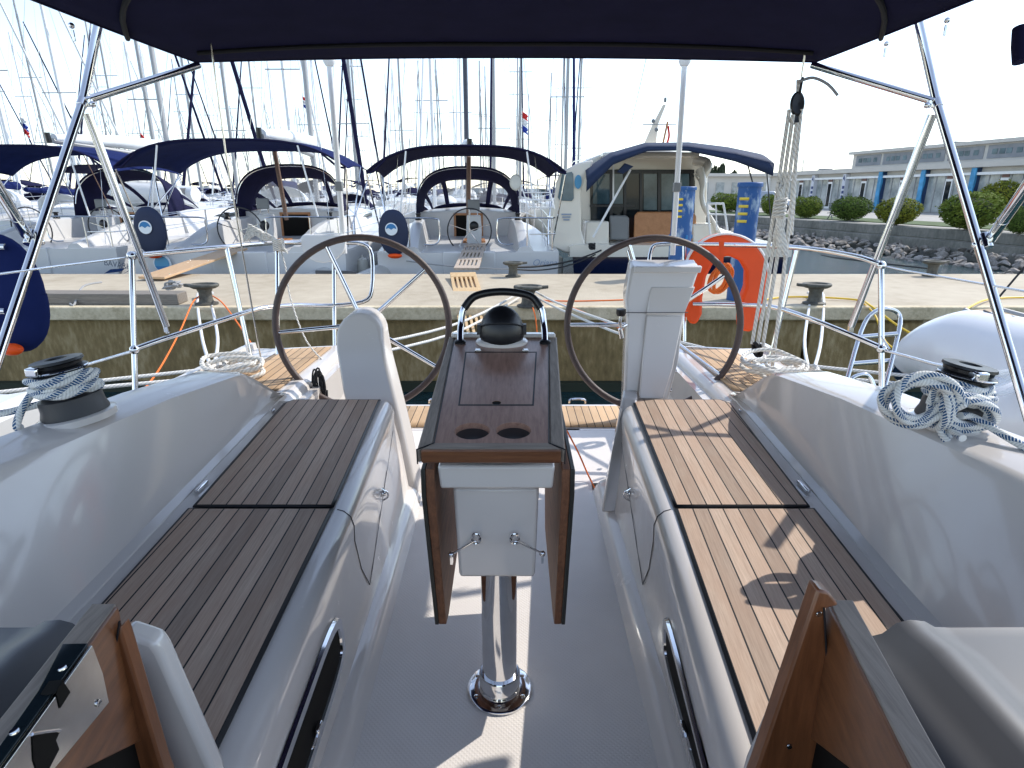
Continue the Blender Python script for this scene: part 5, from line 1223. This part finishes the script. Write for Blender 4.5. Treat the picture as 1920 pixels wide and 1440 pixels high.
for a, b, d, r_ in (((1182, 318), (1112, 445), 11.9, .022), ((1150, 306), (1150, 375), 12.4, .016), ((1398, 295), (1412, 345), 11.9, .014), ((1436, 300), (1445, 410), 11.8, .012)):
    MB().tube([PD(*a, d), PD(*b, d)], r_, 8).build('awning_pole', WHITE if r_ > .015 else RUB, an)
MB().prism(mcp([(1168, 326), (1188, 312), (1172, 306), (1158, 322)], 11.7), (0, .1, 0)).build('awning_corner', AWN, an)
# radar arch mast, aerials, flag, rails
am = MB().loft([[PD(x0, y0, d)for x0, y0, d in row] for row in ([(1206, 272, 14.2), (1230, 272, 14.2), (1230, 272, 14.5), (1206, 272, 14.5)], [(1223, 234, 14.1), (1234, 234, 14.1), (1234, 234, 14.3), (1223, 234, 14.3)], [(1243, 196, 14.0), (1249, 196, 14.0), (1249, 196, 14.1), (1243, 196, 14.1)])], closed=True).build('mast', CRM, mc)
MB().tube([PD(1205, 233, 14.1), PD(1268, 234, 14.1)], .012, 6).build('crosstree', ALU, am)
for x, y in ((1225, 227), (1231, 243)): MB().ball(PD(x, y, 13.9), .045, 12).build('lamp', GREYP, am)
MB().lathe([(.02, 0), (.03, .03), (.03, .08), (.01, .10)], PD(1247, 192, 14.05), 12).build('lamp', GREYP, am)
MB().tube([PD(1173, 278, 14.2), PD(1198, 170, 14.2), PD(1212, 108, 14.2)], .008, 5).build('aerial', ALU, am)
fs = MB().tube([PD(1242, 274, 14.0), PD(1252, 228, 14.0)], .022, 8).build('flag_staff', LWOOD, mc)
MB().grid(lambda u, v: PD(1251+u*4+2*math.sin(v*5), 236+v*36, 14.0)+Vector((.0, .05*math.sin(v*7), 0)), 3, 8).build('flag', RED, fs)
MB().tube([PD(1072, 308, 14.5), PD(1075, 303, 14.5), PD(1092, 299, 14.5), PD(1112, 296, 14.5)], .012, 6).build('roof_rail', CHROME, mc)
for (xs, d) in (((1330, 1362), 12.4),):
    rr_ = MB().tube([PD(1332, 440, d), PD(1326, 385, d), PD(1330, 382, d), PD(1352, 382, d), PD(1357, 386, d), PD(1364, 432, d)], .022, 8, smooth=3).build('gate_rail', WHITE, mc)
    MB().tube([PD(1330, 402, d), PD(1358, 402, d)], .016, 8).build('rail_tube', WHITE, rr_)
    MB().tube([PD(1342, 382, d), PD(1344, 432, d)], .014, 8).build('rail_tube', WHITE, rr_)
text('COUNTY', .13, Matrix.Translation(PD(1062, 405, 12.3)) @ Matrix.Rotation(R(90), 4, 'X'), 'name_lettering', mat('name_grey', (.30,.36,.46), .5), mc) if False else None
for k in range(3):
    MB().box(PD(1062, 402+5*k, 12.33), (.20-.04*k, .01, .03)).build('registration_mark', mat('name_grey', (.30,.36,.46), .5), mc)
rope('fender_line', [P(1110, 462, 11.4)+Vector((.06*math.sin(k*2.1), .05*math.cos(k*1.3), .05*math.sin(k*1.7))) for k in range(14)], .02, ROPEK, 'dark rope bundle on the stern corner of the motor cruiser', 'rope coil', smooth=3)

# ------------------------------------------------------------------ ROWS OF MOORED BOATS AND MASTS
def far_boat(kind, L, rng):
    e = empty('moored_yacht', (0, 0, 0))
    b = L*.30; zt, zb = 1.05+.02*L*.3, 1.35+.05*L*.4
    hull(L, b*.85, b, zt, zb, parent=e, m=[GELW, GELW, GELC, NAVYH][kind])
    hb = lambda yy: hull_pts(yy, L, b*.85, b, zt, zb)
    secs = []
    for yy, f, zz in ((L*.26, .62, .45), (L*.4, .62, .5), (L*.58, .5, .4), (L*.72, .28, .12)):
        h_, sh = hb(yy); a = h_*f+.02
        secs.append([(-a-.1, yy, sh-.02), (-a, yy, sh+zz*.8), (-a*.7, yy, sh+zz), (a*.7, yy, sh+zz), (a, yy, sh+zz*.8), (a+.1, yy, sh-.02)])
    MB().loft(secs, closed=True).build('coachroof', GELW, e, bevel=.03)
    MB().loft([[(-hb(yy)[0]+.03, yy, hb(yy)[1]-.02), (0, yy, hb(yy)[1]+.04), (hb(yy)[0]-.03, yy, hb(yy)[1]-.02)] for yy in (.1, L*.3, L*.6, L*.8, L-.2)], caps=False).build('deck', GELW, e)
    sh = hb(L*.3)[1]
    cv = [CANVAS, SAILW, CANVB, CANVAS][kind]
    MB().grid(lambda u, v: (-1.1*math.cos(math.pi*v), L*.27+1.1*u, sh+.3+(.95-.5*u*u)*max(0, math.sin(math.pi*v))**.5), 4, 14).build('sprayhood', cv, e, solid=.02)
    if kind != 1:
        MB().grid(lambda u, v: ((-1+2*v)*1.5, .3+2.0*u, sh+1.95-.3*abs(-1+2*v)**3), 3, 12).build('bimini', cv, e, solid=.02)
        mm = MB()
        for s in (-1, 1):
            for yy in (.4, 2.2): mm.tube([(s*1.5, yy, sh+1.65), (s*1.45, 1.2, sh+.05)], .02, 5)
        mm.build('bimini_frame', ALU, e)
    MB().tube([(0, L*.44, sh), (0, L*.43, L*1.32)], [.10, .07], 8).build('mast', [ALU, WHITE, ALU, WHITE][kind], e)
    for z in ((L*.5, L*.88) if kind != 1 else (L*.68,)): MB().tube([(-.9, L*.43, z), (.9, L*.43, z)], .028, 5).build('spreader', ALU, e)
    mm = MB()
    for s in (-1, 1): mm.tube([(s*(hb(L*.42)[0]-.1), L*.41, sh), (s*.9, L*.43, L*.5 if kind != 1 else L*.68), (0, L*.43, L*1.3)], .012, 4)
    mm.tube([(0, .1, zt), (0, L*.43, L*1.31)], .012, 4); mm.build('rigging', STEEL, e)
    MB().tube([(0, L-.2, zb+.4), (0, L*.47, L*1.2)], [.08, .04], 6).build('furled_genoa', [CANVAS, SAILW, CANVB, SAILW][kind], e)
    MB().tube([(0, L*.43, sh+1.3), (0, L*.10, sh+1.45)], [.20, .12], 8).build('sail_cover', [SAILW, CANVB, SAILW, SAILW][kind], e)
    mm = MB()
    for s in (-1, 1):
        for z in (.3, .6): mm.tube([(s*.4, .08, zt+z), (s*(b*.42), .08, zt+z)]+[(s*(hb(yy)[0]-.05), yy, hb(yy)[1]+z) for yy in (1, L*.3, L*.6, L*.9)], .012, 4)
        for yy in (.1, 1.2, L*.3, L*.45, L*.6, L*.8): mm.tube([(s*(hb(yy)[0]-.05), yy, hb(yy)[1]), (s*(hb(yy)[0]-.05), yy, hb(yy)[1]+.6)], .014, 4)
    mm.build('guard_rail', CHROME, e)
    return e
rng = random.Random(11)
protos = [far_boat(0, 12.5, rng), far_boat(1, 11.5, rng), far_boat(2, 13.5, rng), far_boat(3, 12, rng)]
NM = ['white yacht with navy canvas and furled navy foresail', 'white yacht with pale sprayhood and blue sail cover', 'cream yacht with blue bimini and tall mast', 'dark hulled yacht with white mast']
RW = [(29, 'in the nearest row beyond the fairway', 4.4), (46, 'in the second row of the marina', 4.8), (64, 'in the third row of the marina', 5.2), (84, 'in the fourth row of the marina', 5.6), (106, 'in the fifth row of the marina', 6.2), (132, 'in the farthest row of the marina', 7)]
used = set()
for ri, (D, where, spx) in enumerate(RW):
    x = -.86*D-2; 
    while x < .125*D+.2:
        k = rng.choice([0, 0, 1, 1, 2, 3]) if ri else rng.choice([0, 1, 2, 1])
        o = protos[k] if k not in used else copy_tree(protos[k]); used.add(k)
        flip = rng.random() < .5; y = D+rng.uniform(-.6, .6)
        o.location = (x, y+(12 if flip else 0), 0); o.rotation_euler = (0, 0, (math.pi if flip else 0)+rng.uniform(-.03, .03))
        s_ = rng.uniform(.88, 1.16); o.scale = (1, s_, s_*rng.uniform(.95, 1.08))
        tag(o, NM[k]+' '+where, 'sailing yacht', NM[k]+' '+where)
        x += spx*rng.uniform(.70, 1.0)
# flags seen against the sky
def flag(px, py, z, w_, h_, cols, label, ang=0):
    p = P(px, py, z); e = empty('flag', p, label, 'flag')
    for i, c in enumerate(cols):
        MB().grid(lambda u, v: p+Vector((w_*(u)+.03*math.sin(v*9), .05*math.sin(u*6), -h_*(i+v)/len(cols)-w_*.7*u)), 5, 4).build('stripe', c, e)
    MB().tube([p+Vector((0, 0, .1)), p-Vector((0, 0, h_*2.2))], .012, 5).build('staff', ALU, e)
flag(567, 180, 20, .22, .35, [RED, WHITE, FBLUE], 'small red, white and blue flag over the left yacht boom')
flag(38, 218, 18, .16, .5, [WHITE, FBLUE, RED], 'small white, blue and red flag near the far left masts')
flag(979, 208, 24, .22, .75, [RED, WHITE, FBLUE], 'red and white flag hoisted right of the centre yacht')
flag(262, 250, 18, .12, .35, [RED, WHITE, FBLUE], 'tiny red and blue flag beside the navy furled sail on the left')

nl = empty('sailing_yacht', (-4.35, 0, 0), 'white hull of the neighbouring yacht just showing behind the left winch', 'sailing yacht')
secs = []
for y in (-7, -3, 0, 1.6, 2.6, 3.1):
    secs.append([(-4.35+a*(1.86-.03*max(0, y)), y, z) for a, z in ((-1, 1.2), (-.98, .6), (-.85, -.2), (.85, -.2), (.98, .6), (1, 1.2), (.97, 1.27), (.9, 1.25), (-.9, 1.25), (-.97, 1.27))])
nh = MB().loft(secs, closed=True).build('hull', GELW, nl, angle=40)
MB().loft([[(-4.35-.9, y, 1.25), (-4.35-.8, y, 1.5), (-4.35+.8, y, 1.5), (-4.35+.9, y, 1.25)] for y in (-6, 2.2)], closed=True).build('coaming', GELW, nl, bevel=.05)
MB().lathe([(.02, 0), (.10, .03), (.12, .12), (.12, .5), (.10, .6), (.02, .64)], (-2.36, 2.2, .62), 18).build('fender', FEND, nl)
# ------------------------------------------------------------------ NEIGHBOUR ON THE RIGHT
nb = empty('neighbour_dinghy', (4.2, 4.2, .5), 'large white inflatable tender with navy nose band beside our right quarter', 'dinghy')
TUB = mat('tender_white', (.80,.80,.82), .3, coat=.3, var=.04, vscale=2)
ax = [P(1690, 712, 4.6), P(1725, 672, 4.45), P(1800, 662, 4.2), P(1900, 690, 3.9), P(2060, 740, 3.5)]
MB().tube(ax, [.05, .19, .30, .33, .33], 28, smooth=6).build('tube', TUB, nb)
d_ = (ax[2]-ax[1]).normalized()
MB().tube([ax[0]+(ax[1]-ax[0])*.10, ax[0]+(ax[1]-ax[0])*.55], [.085, .140], 24, cap=False).build('nose_band', NAVYH, nb)
ax2 = [P(1760, 800, 4.2), P(1850, 790, 3.8), P(2000, 800, 3.4)]
MB().tube(ax2, [.12, .28, .30], 24, smooth=4).build('tube', TUB, nb)
gl_ = [ax[1]+Vector((0, -.14, .15)), ax[2]+Vector((0, -.24, .20)), ax[3]+Vector((0, -.28, .20)), ax[4]+Vector((0, -.28, .20))]
MB().tube(gl_, .010, 8, smooth=5).build('grab_line', ROPEG, nb)
MB().tube([ax[0].lerp(ax[1], .7)+Vector((0, -.17, -.04)), ax[1]+Vector((0, -.195, -.03)), ax[2]+Vector((0, -.305, -.03)), ax[3]+Vector((0, -.335, -.03)), ax[4]+Vector((0, -.335, -.03))], .020, 8, smooth=5).build('rubbing_strake', GREYSH, nb)
for t2 in (.25, .75): MB().tube([ax[2].lerp(ax[3], t2)+Vector((.0, .322*math.cos(a), .322*math.sin(a))) for a in [R(x) for x in range(90, 271, 12)]], .006, 6).build('tube_seam', GREYSH, nb)
pts = [P(1860+50*math.cos(k*1.1), 718+22*math.sin(k*.9), 3.45) for k in range(22)]
MB().tube(pts, .012, 8, smooth=3).build('plastic_wrap', VINYL, nb)
gw = empty('neighbour_gangway', P(1830, 600, 5.2), 'grey aluminium gangway with tan mat above the white tender', 'gangplank')
MB().tube([P(1808, 582, 5.4), P(1925, 648, 4.9)], .028, 10).build('side_beam', ALU, gw)
MB().tube([P(1862, 578, 5.5), P(1990, 612, 5.1)], .028, 10).build('side_beam', ALU, gw)
MB().prism([P(1815, 584, 5.42), P(1868, 580, 5.5), P(1990, 616, 5.1), P(1925, 646, 4.9)], (0, 0, .012)).build('mat', mat('tan_mat', (.55,.42,.28), .9, bump=.6, bscale=90), gw)
MB().tube([P(1858, 575, 5.5), P(1930, 490, 5.5)], .009, 8).build('support_wire', ROPEK, gw)

# ------------------------------------------------------------------ RIGHT-HAND SHORE: ROCKS, PROMENADE, SHRUBS, BUILDING
ZQ = 1.0
e0 = PH(1428, 408, ZQ); e1 = PH(1920, 440, ZQ); dr_ = (e0-e1); dr_.z = 0; dn = dr_.normalized(); nx = Vector((dn.y, -dn.x, 0))   # nx points inland (right)
base = e1-dn*30
def S(a, b, z=0): p = base+dn*a+nx*b; return Vector((p.x, p.y, z))
LEN = 105
m_ = MB(); m_.prism([S(0, 0, ZQ-.9), S(LEN, 0, ZQ-.9), S(LEN, 260, ZQ-.9), S(0, 260, ZQ-.9)], (0, 0, .9)); tag(m_.build('promenade', PROM, None), 'pale paved waterfront promenade behind the rocks on the right', 'promenade', kind='structure')
m_ = MB(); m_.prism([S(0, -.04, ZQ-.36), S(LEN, -.04, ZQ-.36), S(LEN, .7, ZQ-.36), S(0, .7, ZQ-.36)], (0, 0, .375)); qw = m_.build('quay_wall', PROMW, None, bevel=.03); tag(qw, 'grey concrete quay wall along the promenade edge above the rocks', 'wall')
MB().prism([S(0, -.25, -1), S(LEN, -.25, -1), S(LEN, .3, -1), S(0, .3, -1)], (0, 0, 1.62)).build('lower_step', PROMW, qw, bevel=.03)
rk = MB(); g = random.Random(5)
import bmesh
def rock_mesh(seed):
    g = random.Random(seed); bm = bmesh.new(); bmesh.ops.create_icosphere(bm, subdivisions=2, radius=1)
    ax_ = [Vector((g.uniform(-1, 1), g.uniform(-1, 1), g.uniform(-1, 1))).normalized() for _ in range(9)]; dd = [g.uniform(.32, .78) for _ in ax_]
    for v in bm.verts:
        for a, d in zip(ax_, dd):
            t_ = v.co.dot(a)
            if t_ > d: v.co -= a*(t_-d)
    vs = [v.co.copy() for v in bm.verts]; fs = [tuple(v.index for v in f.verts) for f in bm.faces]; bm.free(); return vs, fs
RKS = [rock_mesh(i) for i in range(8)]
for k in range(3400):
    a = g.uniform(0, LEN); b = -g.uniform(.2, 3.0); r_ = g.uniform(.08, .21)*(1.25 if g.random() < .2 else 1); z = .40+b*.19
    vs, fs = g.choice(RKS); Rm = Matrix.Rotation(g.uniform(0, 6.3), 3, 'Z') @ Matrix.Rotation(g.uniform(-.6, .6), 3, 'X'); c = S(a, b, z)
    rk.add([Rm @ Vector((v.x*r_*1.25, v.y*r_, v.z*r_*.75))+c for v in vs], fs)
rko = rk.build('rocks', ROCK, None, smooth=False); tag(rko, 'broken rock riprap at the foot of the quay wall', 'rocks', kind='stuff')
m_ = MB(); m_.prism([S(0, 1.6, ZQ), S(LEN, 1.6, ZQ), S(LEN, 4.6, ZQ), S(0, 4.6, ZQ)], (0, 0, .03)); tag(m_.build('lawn', mat('lawn_green', (.09,.14,.035), .9, var=.5, vscale=2), None), 'strip of lawn under the round shrubs', 'grass', kind='structure')

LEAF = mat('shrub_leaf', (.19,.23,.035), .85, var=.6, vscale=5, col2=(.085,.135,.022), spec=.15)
LEAFD = mat('cypress_leaf', (.03,.05,.02), .8, var=.5, vscale=4)
def leaf_ball(name, m, r, n, sz, lf, seed):
    g = random.Random(seed); mb = MB()
    lum = [(Vector((g.uniform(-1, 1), g.uniform(-1, 1), g.uniform(-.2, 1))).normalized(), g.uniform(.05, .16)) for _ in range(16)]
    for k in range(n):
        d = Vector((g.gauss(0, 1), g.gauss(0, 1), g.gauss(0, 1))).normalized(); rr_ = r*g.uniform(.78, 1.0)
        for a, h in lum:
            t_ = d.dot(a)
            if t_ > .8: rr_ += r*h*(t_-.8)/.2
        p = Vector((d.x*rr_, d.y*rr_, (d.z*rr_)*sz)); q = (d+Vector((g.uniform(-.9, .9), g.uniform(-.9, .9), g.uniform(-.9, .9)))).normalized()
        a = q.orthogonal().normalized(); b = q.cross(a); s_ = lf*g.uniform(.6, 1.4)
        mb.add([p-a*s_, p+b*s_*.6, p+a*s_, p-b*s_*.6], [(0, 1, 2, 3)])
    return mb
shp = {}
def shrub(px, py, wpx, hpx, label, kind=0):
    b = PH(px, py, ZQ+.02); z = (b-Vector((0, 0, H))).dot(FW); w_ = wpx/F*z; h_ = hpx/F*z
    if kind not in shp:
        e = empty('round_shrub', (0, 0, 0)); mb = leaf_ball('foliage', LEAF, .5, 4200, .92, .030, 3+kind)
        g = random.Random(kind)
        for k in range(26):                      # stray shoots standing out of the clipped outline
            d = Vector((g.gauss(0, 1), g.gauss(0, 1), abs(g.gauss(0, 1)))).normalized()
            for q_ in range(7):
                p = d*(.48+.022*q_)+Vector((g.uniform(-.02, .02), g.uniform(-.02, .02), g.uniform(-.02, .02))); a = Vector((g.uniform(-1, 1), g.uniform(-1, 1), g.uniform(-1, 1))).normalized(); b2 = a.orthogonal().normalized()
                mb.add([p-a*.026, p+b2*.015, p+a*.026, p-b2*.015], [(0, 1, 2, 3)])
        for i, v in enumerate(mb.v): mb.v[i] = (v[0], v[1], v[2]+.48)
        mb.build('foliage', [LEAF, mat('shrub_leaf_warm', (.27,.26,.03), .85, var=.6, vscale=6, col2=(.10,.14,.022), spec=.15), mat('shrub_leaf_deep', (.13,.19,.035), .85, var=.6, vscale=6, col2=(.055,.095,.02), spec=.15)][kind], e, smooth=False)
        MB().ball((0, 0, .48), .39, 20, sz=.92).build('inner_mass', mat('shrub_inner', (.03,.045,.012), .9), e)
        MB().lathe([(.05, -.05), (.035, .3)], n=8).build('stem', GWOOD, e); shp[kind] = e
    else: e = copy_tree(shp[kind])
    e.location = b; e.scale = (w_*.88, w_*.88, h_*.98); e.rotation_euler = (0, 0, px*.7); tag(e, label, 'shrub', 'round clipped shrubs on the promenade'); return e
shrub(1511, 409, 58, 40, 'round clipped shrub left of the park bench')
shrub(1592, 414, 72, 46, 'round clipped shrub directly behind the park bench', 2)
shrub(1679, 422, 80, 50, 'round clipped shrub right of the park bench, before the blue banners', 1)
shrub(1812, 431, 110, 70, 'large round clipped shrub behind the right bimini tube')
shrub(1910, 440, 60, 55, 'round clipped shrub at the far right edge of the photo', 2)
shrub(1446, 404, 44, 40, 'small round shrub just right of the blue service pillar')
shrub(1362, 398, 64, 36, 'wide low shrub behind the motor cruiser stern rail')
shrub(1868, 404, 80, 62, 'taller loose yellow-green shrub behind the largest one', 1)
# park bench
pb = PH(1575, 412, ZQ); z = (pb-Vector((0, 0, H))).dot(FW); k = z/F
be = empty('park_bench', pb, 'grey slatted metal park bench on the promenade', 'bench')
ux = Vector((1, 0, 0)); W_ = 42*k
for i in range(5): MB().box(pb+Vector((0, -.18+.11*i, 12*k)), (W_, .07, .03)).build('seat', GREYP, be)
bb = MB()
for i in range(5): bb.box(pb+Vector((.10, .32+.03*i, 14*k+.08*(i+1))), (W_, .02, .07))
bb.build('backrest', GREYP, be)
for s in (-.42, .42): MB().tube([pb+Vector((W_*s, -.2, 0)), pb+Vector((W_*s, .1, 11*k)), pb+Vector((W_*s, .35, 0))], .025, 6).build('leg', GREYP, be)

# building
bd = empty('waterfront_building', (30, 48, ZQ), 'long two-storey pale building with shopfronts and louvred upper floor', 'building')
def LB(a, off=0):    # facade line, a = metres along from the right to the left(away)
    return Vector((29+.19*43.7-.19*a-off*0, a, 0))
fd = Vector((-.19, 1, 0)).normalized(); fn = Vector((-fd.y, fd.x, 0))    # fn points to the camera side (left)
fb = Vector((29, 43.7, 0))
def FB(t_, z, out=0): return Vector((fb.x, fb.y, 0))+fd*t_+fn*out+Vector((0, 0, z))
ZG, ZU = 4.2, 5.52
def slab(name, t0, t1, z0, z1, o0, o1, m, par, bev=0):
    return MB().prism([FB(t0, z0, o0), FB(t1, z0, o0), FB(t1, z0, o1), FB(t0, z0, o1)], (0, 0, z1-z0)).build(name, m, par, bevel=bev)
slab('ground_floor', -20, 19.2, ZQ-.5, ZG-.34, -14, -.30, STUC, bd); slab('ground_roof', -20, 19.5, ZG-.34, ZG, -14, .25, STUC, bd)
slab('upper_floor', -20, 9.0, ZG, ZU-.22, -14, -.9, STUC, bd); slab('upper_roof', -20, 9.2, ZU-.22, ZU, -14, -.55, STUC, bd)
t_ = 8.7
for k in range(9):
    fr_ = slab('louvre_panel', t_-2.75, t_-.12, ZG+.20, ZU-.32, -.9, -.86, STUCD, bd)
    for j in (0.35, 1.0, 1.45, 1.95):
        slab('upper_window', t_-2.75+j, t_-2.75+j+.36, ZG+.45, ZU-.55, -.86, -.84, GLASSB, fr_)
    t_ -= 2.9
SHOP = mat('shop_glass', (.16,.19,.19), .1, coat=.4, var=.7, vscale=.9, col2=(.55,.57,.55))
t_ = 16.1
for k in range(9):
    w2 = 3.9
    sg = slab('shop_window', t_-w2+.35, t_, ZQ+.02, ZG-.75, -.30, -.26, SHOP, bd)
    for j in range(1, 5): slab('mullion', t_-w2+.35+j*.71-.03, t_-w2+.35+j*.71+.03, ZQ, ZG-.75, -.26, -.22, ALU, sg)
    slab('awning_case', t_-w2+.25, t_+.05, ZG-.80, ZG-.64, -.30, .05, WHITE, bd)
    if k in (0, 1):
        bn_ = slab('banner', t_-w2-.05, t_-w2+.30, ZQ+.1, ZG-.40, -.28, .10, mat('banner_white', (.62,.63,.68), .6), bd)
        for j in range(4): slab('banner_mark', t_-w2-.052-.0, t_-w2+.20, ZQ+.5+.38*j, ZQ+.72+.38*j, .10, .11, mat('banner_navy', (.03,.05,.16), .6), bn_)
        MB().prism([FB(t_-w2+.0, ZG-.95, .115), FB(t_-w2+.26, ZG-.75, .115), FB(t_-w2+.12, ZG-.5, .115)], fn*.005).build('banner_mark', mat('banner_navy', (.03,.05,.16), .6), bn_)
    elif k >= 2:
        bn_ = slab('banner', t_-w2-.05, t_-w2+.30, ZQ+.1, ZG-.36, -.28, .14, mat('banner_blue', (.07,.38,.70), .5, var=.5, vscale=2), bd)
        MB().prism([FB(t_-w2-.052, ZQ+.1+2.7*i/10, .14-.12-.05*math.sin(i*1.1)) for i in range(11)]+[FB(t_-w2-.052, ZG-.36, -.26), FB(t_-w2-.052, ZQ+.1, -.26)], fd*-.01).build('banner_wave', mat('banner_navy2', (.012,.04,.12), .5), bn_)
    t_ -= w2
for k in range(6):
    tt = 14.6-3.9*k; dr2 = slab('shop_door', tt-.55, tt, ZQ+.02, ZG-1.0, -.25, -.20, WHITE, bd); slab('door_glass', tt-.47, tt-.08, ZQ+.2, ZG-1.15, -.20, -.19, GLASSD, dr2)
    slab('shop_sign', tt-.5, tt-.05, ZG-.98, ZG-.80, -.25, -.21, mat('sign_brown', (.22,.12,.10), .6), dr2)
for t3, hh in ((17, .35), (12, .25), (3, .4), (-4, .3)): slab('roof_unit', t3-.4, t3+.4, (ZG if t3 > 9 else ZU), (ZG if t3 > 9 else ZU)+hh, -5, -4, GREYP, bd, bev=.05)
slab('end_wall', 19.2, 19.6, ZQ-.5, ZG, -14, -.1, WHITE, bd)
# low buildings and trees beyond
lb_ = empty('low_building', PH(1380, 372, 2.0), 'low beige flat-roofed building behind the blue service pillar', 'building')
c = PD(1385, 372, 88); MB().box((c.x+2, 92, 2.6), (18, 8, 4.0)).build('wall', STUC, lb_); MB().box((c.x+2, 91.8, 4.7), (19, 9, .4)).build('roof', STUC, lb_)
for k in range(7): MB().box((c.x-5+2.2*k, 87.95, 2.7), (1.1, .12, 2.0)).build('window', SHOP, lb_)
for (px, py, hh, ww, lab) in ((1334, 345, 4.6, .9, 'leftmost dark cypress beyond the awning'), (1350, 345, 5.2, .9, 'second dark cypress beyond the awning'), (1375, 345, 4.4, .9, 'dark cypress just left of the awning support'), (1402, 345, 3.9, .9, 'small dark cypress right of the others')):
    p = PD(px, py, 96); e = empty('cypress_tree', (0, 0, 0), lab, 'tree', 'cypress trees beyond the low building')
    mb = leaf_ball('crown', LEAFD, .5, 1500, 1, .09, int(px)); 
    for i, v in enumerate(mb.v): mb.v[i] = (v[0]*ww*1.6, v[1]*ww*1.6, (v[2]+.5)*hh)
    mb.build('crown', LEAFD, e, smooth=False); MB().lathe([(.12, 0), (.05, hh*.8)], n=8).build('trunk', GWOOD, e); e.location = (p.x, p.y, 1.0)
for px, py, d in ((1497, 296, 70),):
    p = PD(px, 372, d); q = PD(px, py, d); e = empty('street_lamp', (0, 0, 0), 'thin grey street lamp behind the white tackle ropes', 'street lamp')
    MB().tube([(0, 0, 0), (0, 0, q.z-1)], .06, 8).build('pole', ALU, e); MB().box((.25, 0, q.z-1), (.6, .15, .08)).build('lamp_head', GREYP, e); e.location = (p.x, p.y, 1.0)
# parked car roof beyond the shrubs
cp = PH(1485, 404, ZQ); e = empty('parked_car', (0, 0, 0), 'silver car half hidden behind the first shrubs', 'car')
MB().loft([[(-.8, y, .35), (-.85, y, z*.62), (-.6, y, z), (.6, y, z), (.85, y, z*.62), (.8, y, .35)] for y, z in ((-2.1, .75), (-1.3, .95), (-.7, 1.42), (.7, 1.45), (1.5, .98), (2.1, .8))], closed=True).build('body', mat('car_silver', (.45,.47,.50), .25, .5), e, bevel=.05)
MB().loft([[(-.78, y, .85), (-.62, y, z), (.62, y, z), (.78, y, .85)] for y, z in ((-1.2, .98), (-.68, 1.36), (.68, 1.38), (1.4, 1.0))], closed=True).build('window', GLASSD, e)
for x in (-.8, .8):
    for y in (-1.35, 1.35): MB().lathe([(.32, -.1), (.32, .1)], (x, y, .32), 16, M=Matrix.Rotation(R(90), 3, 'Y')).build('wheel', RUB, e)
e.location = (cp.x+.4, cp.y+6, ZQ); e.rotation_euler = (0, 0, R(80))
# distant shore
m_ = MB(); g = random.Random(2); n = 60
m_.loft([[(-900+1800*i/n, 700+60*math.sin(i), -5), (-900+1800*i/n, 700, 2+4*abs(math.sin(i*.35+1))+3*abs(math.sin(i*.13))), (-900+1800*i/n, 900, 2)] for i in range(n+1)], caps=False)
tag(m_.build('hills', mat('far_shore', (.20,.25,.27), .9), None), 'low hazy shoreline behind the marina', 'hills', kind='structure')
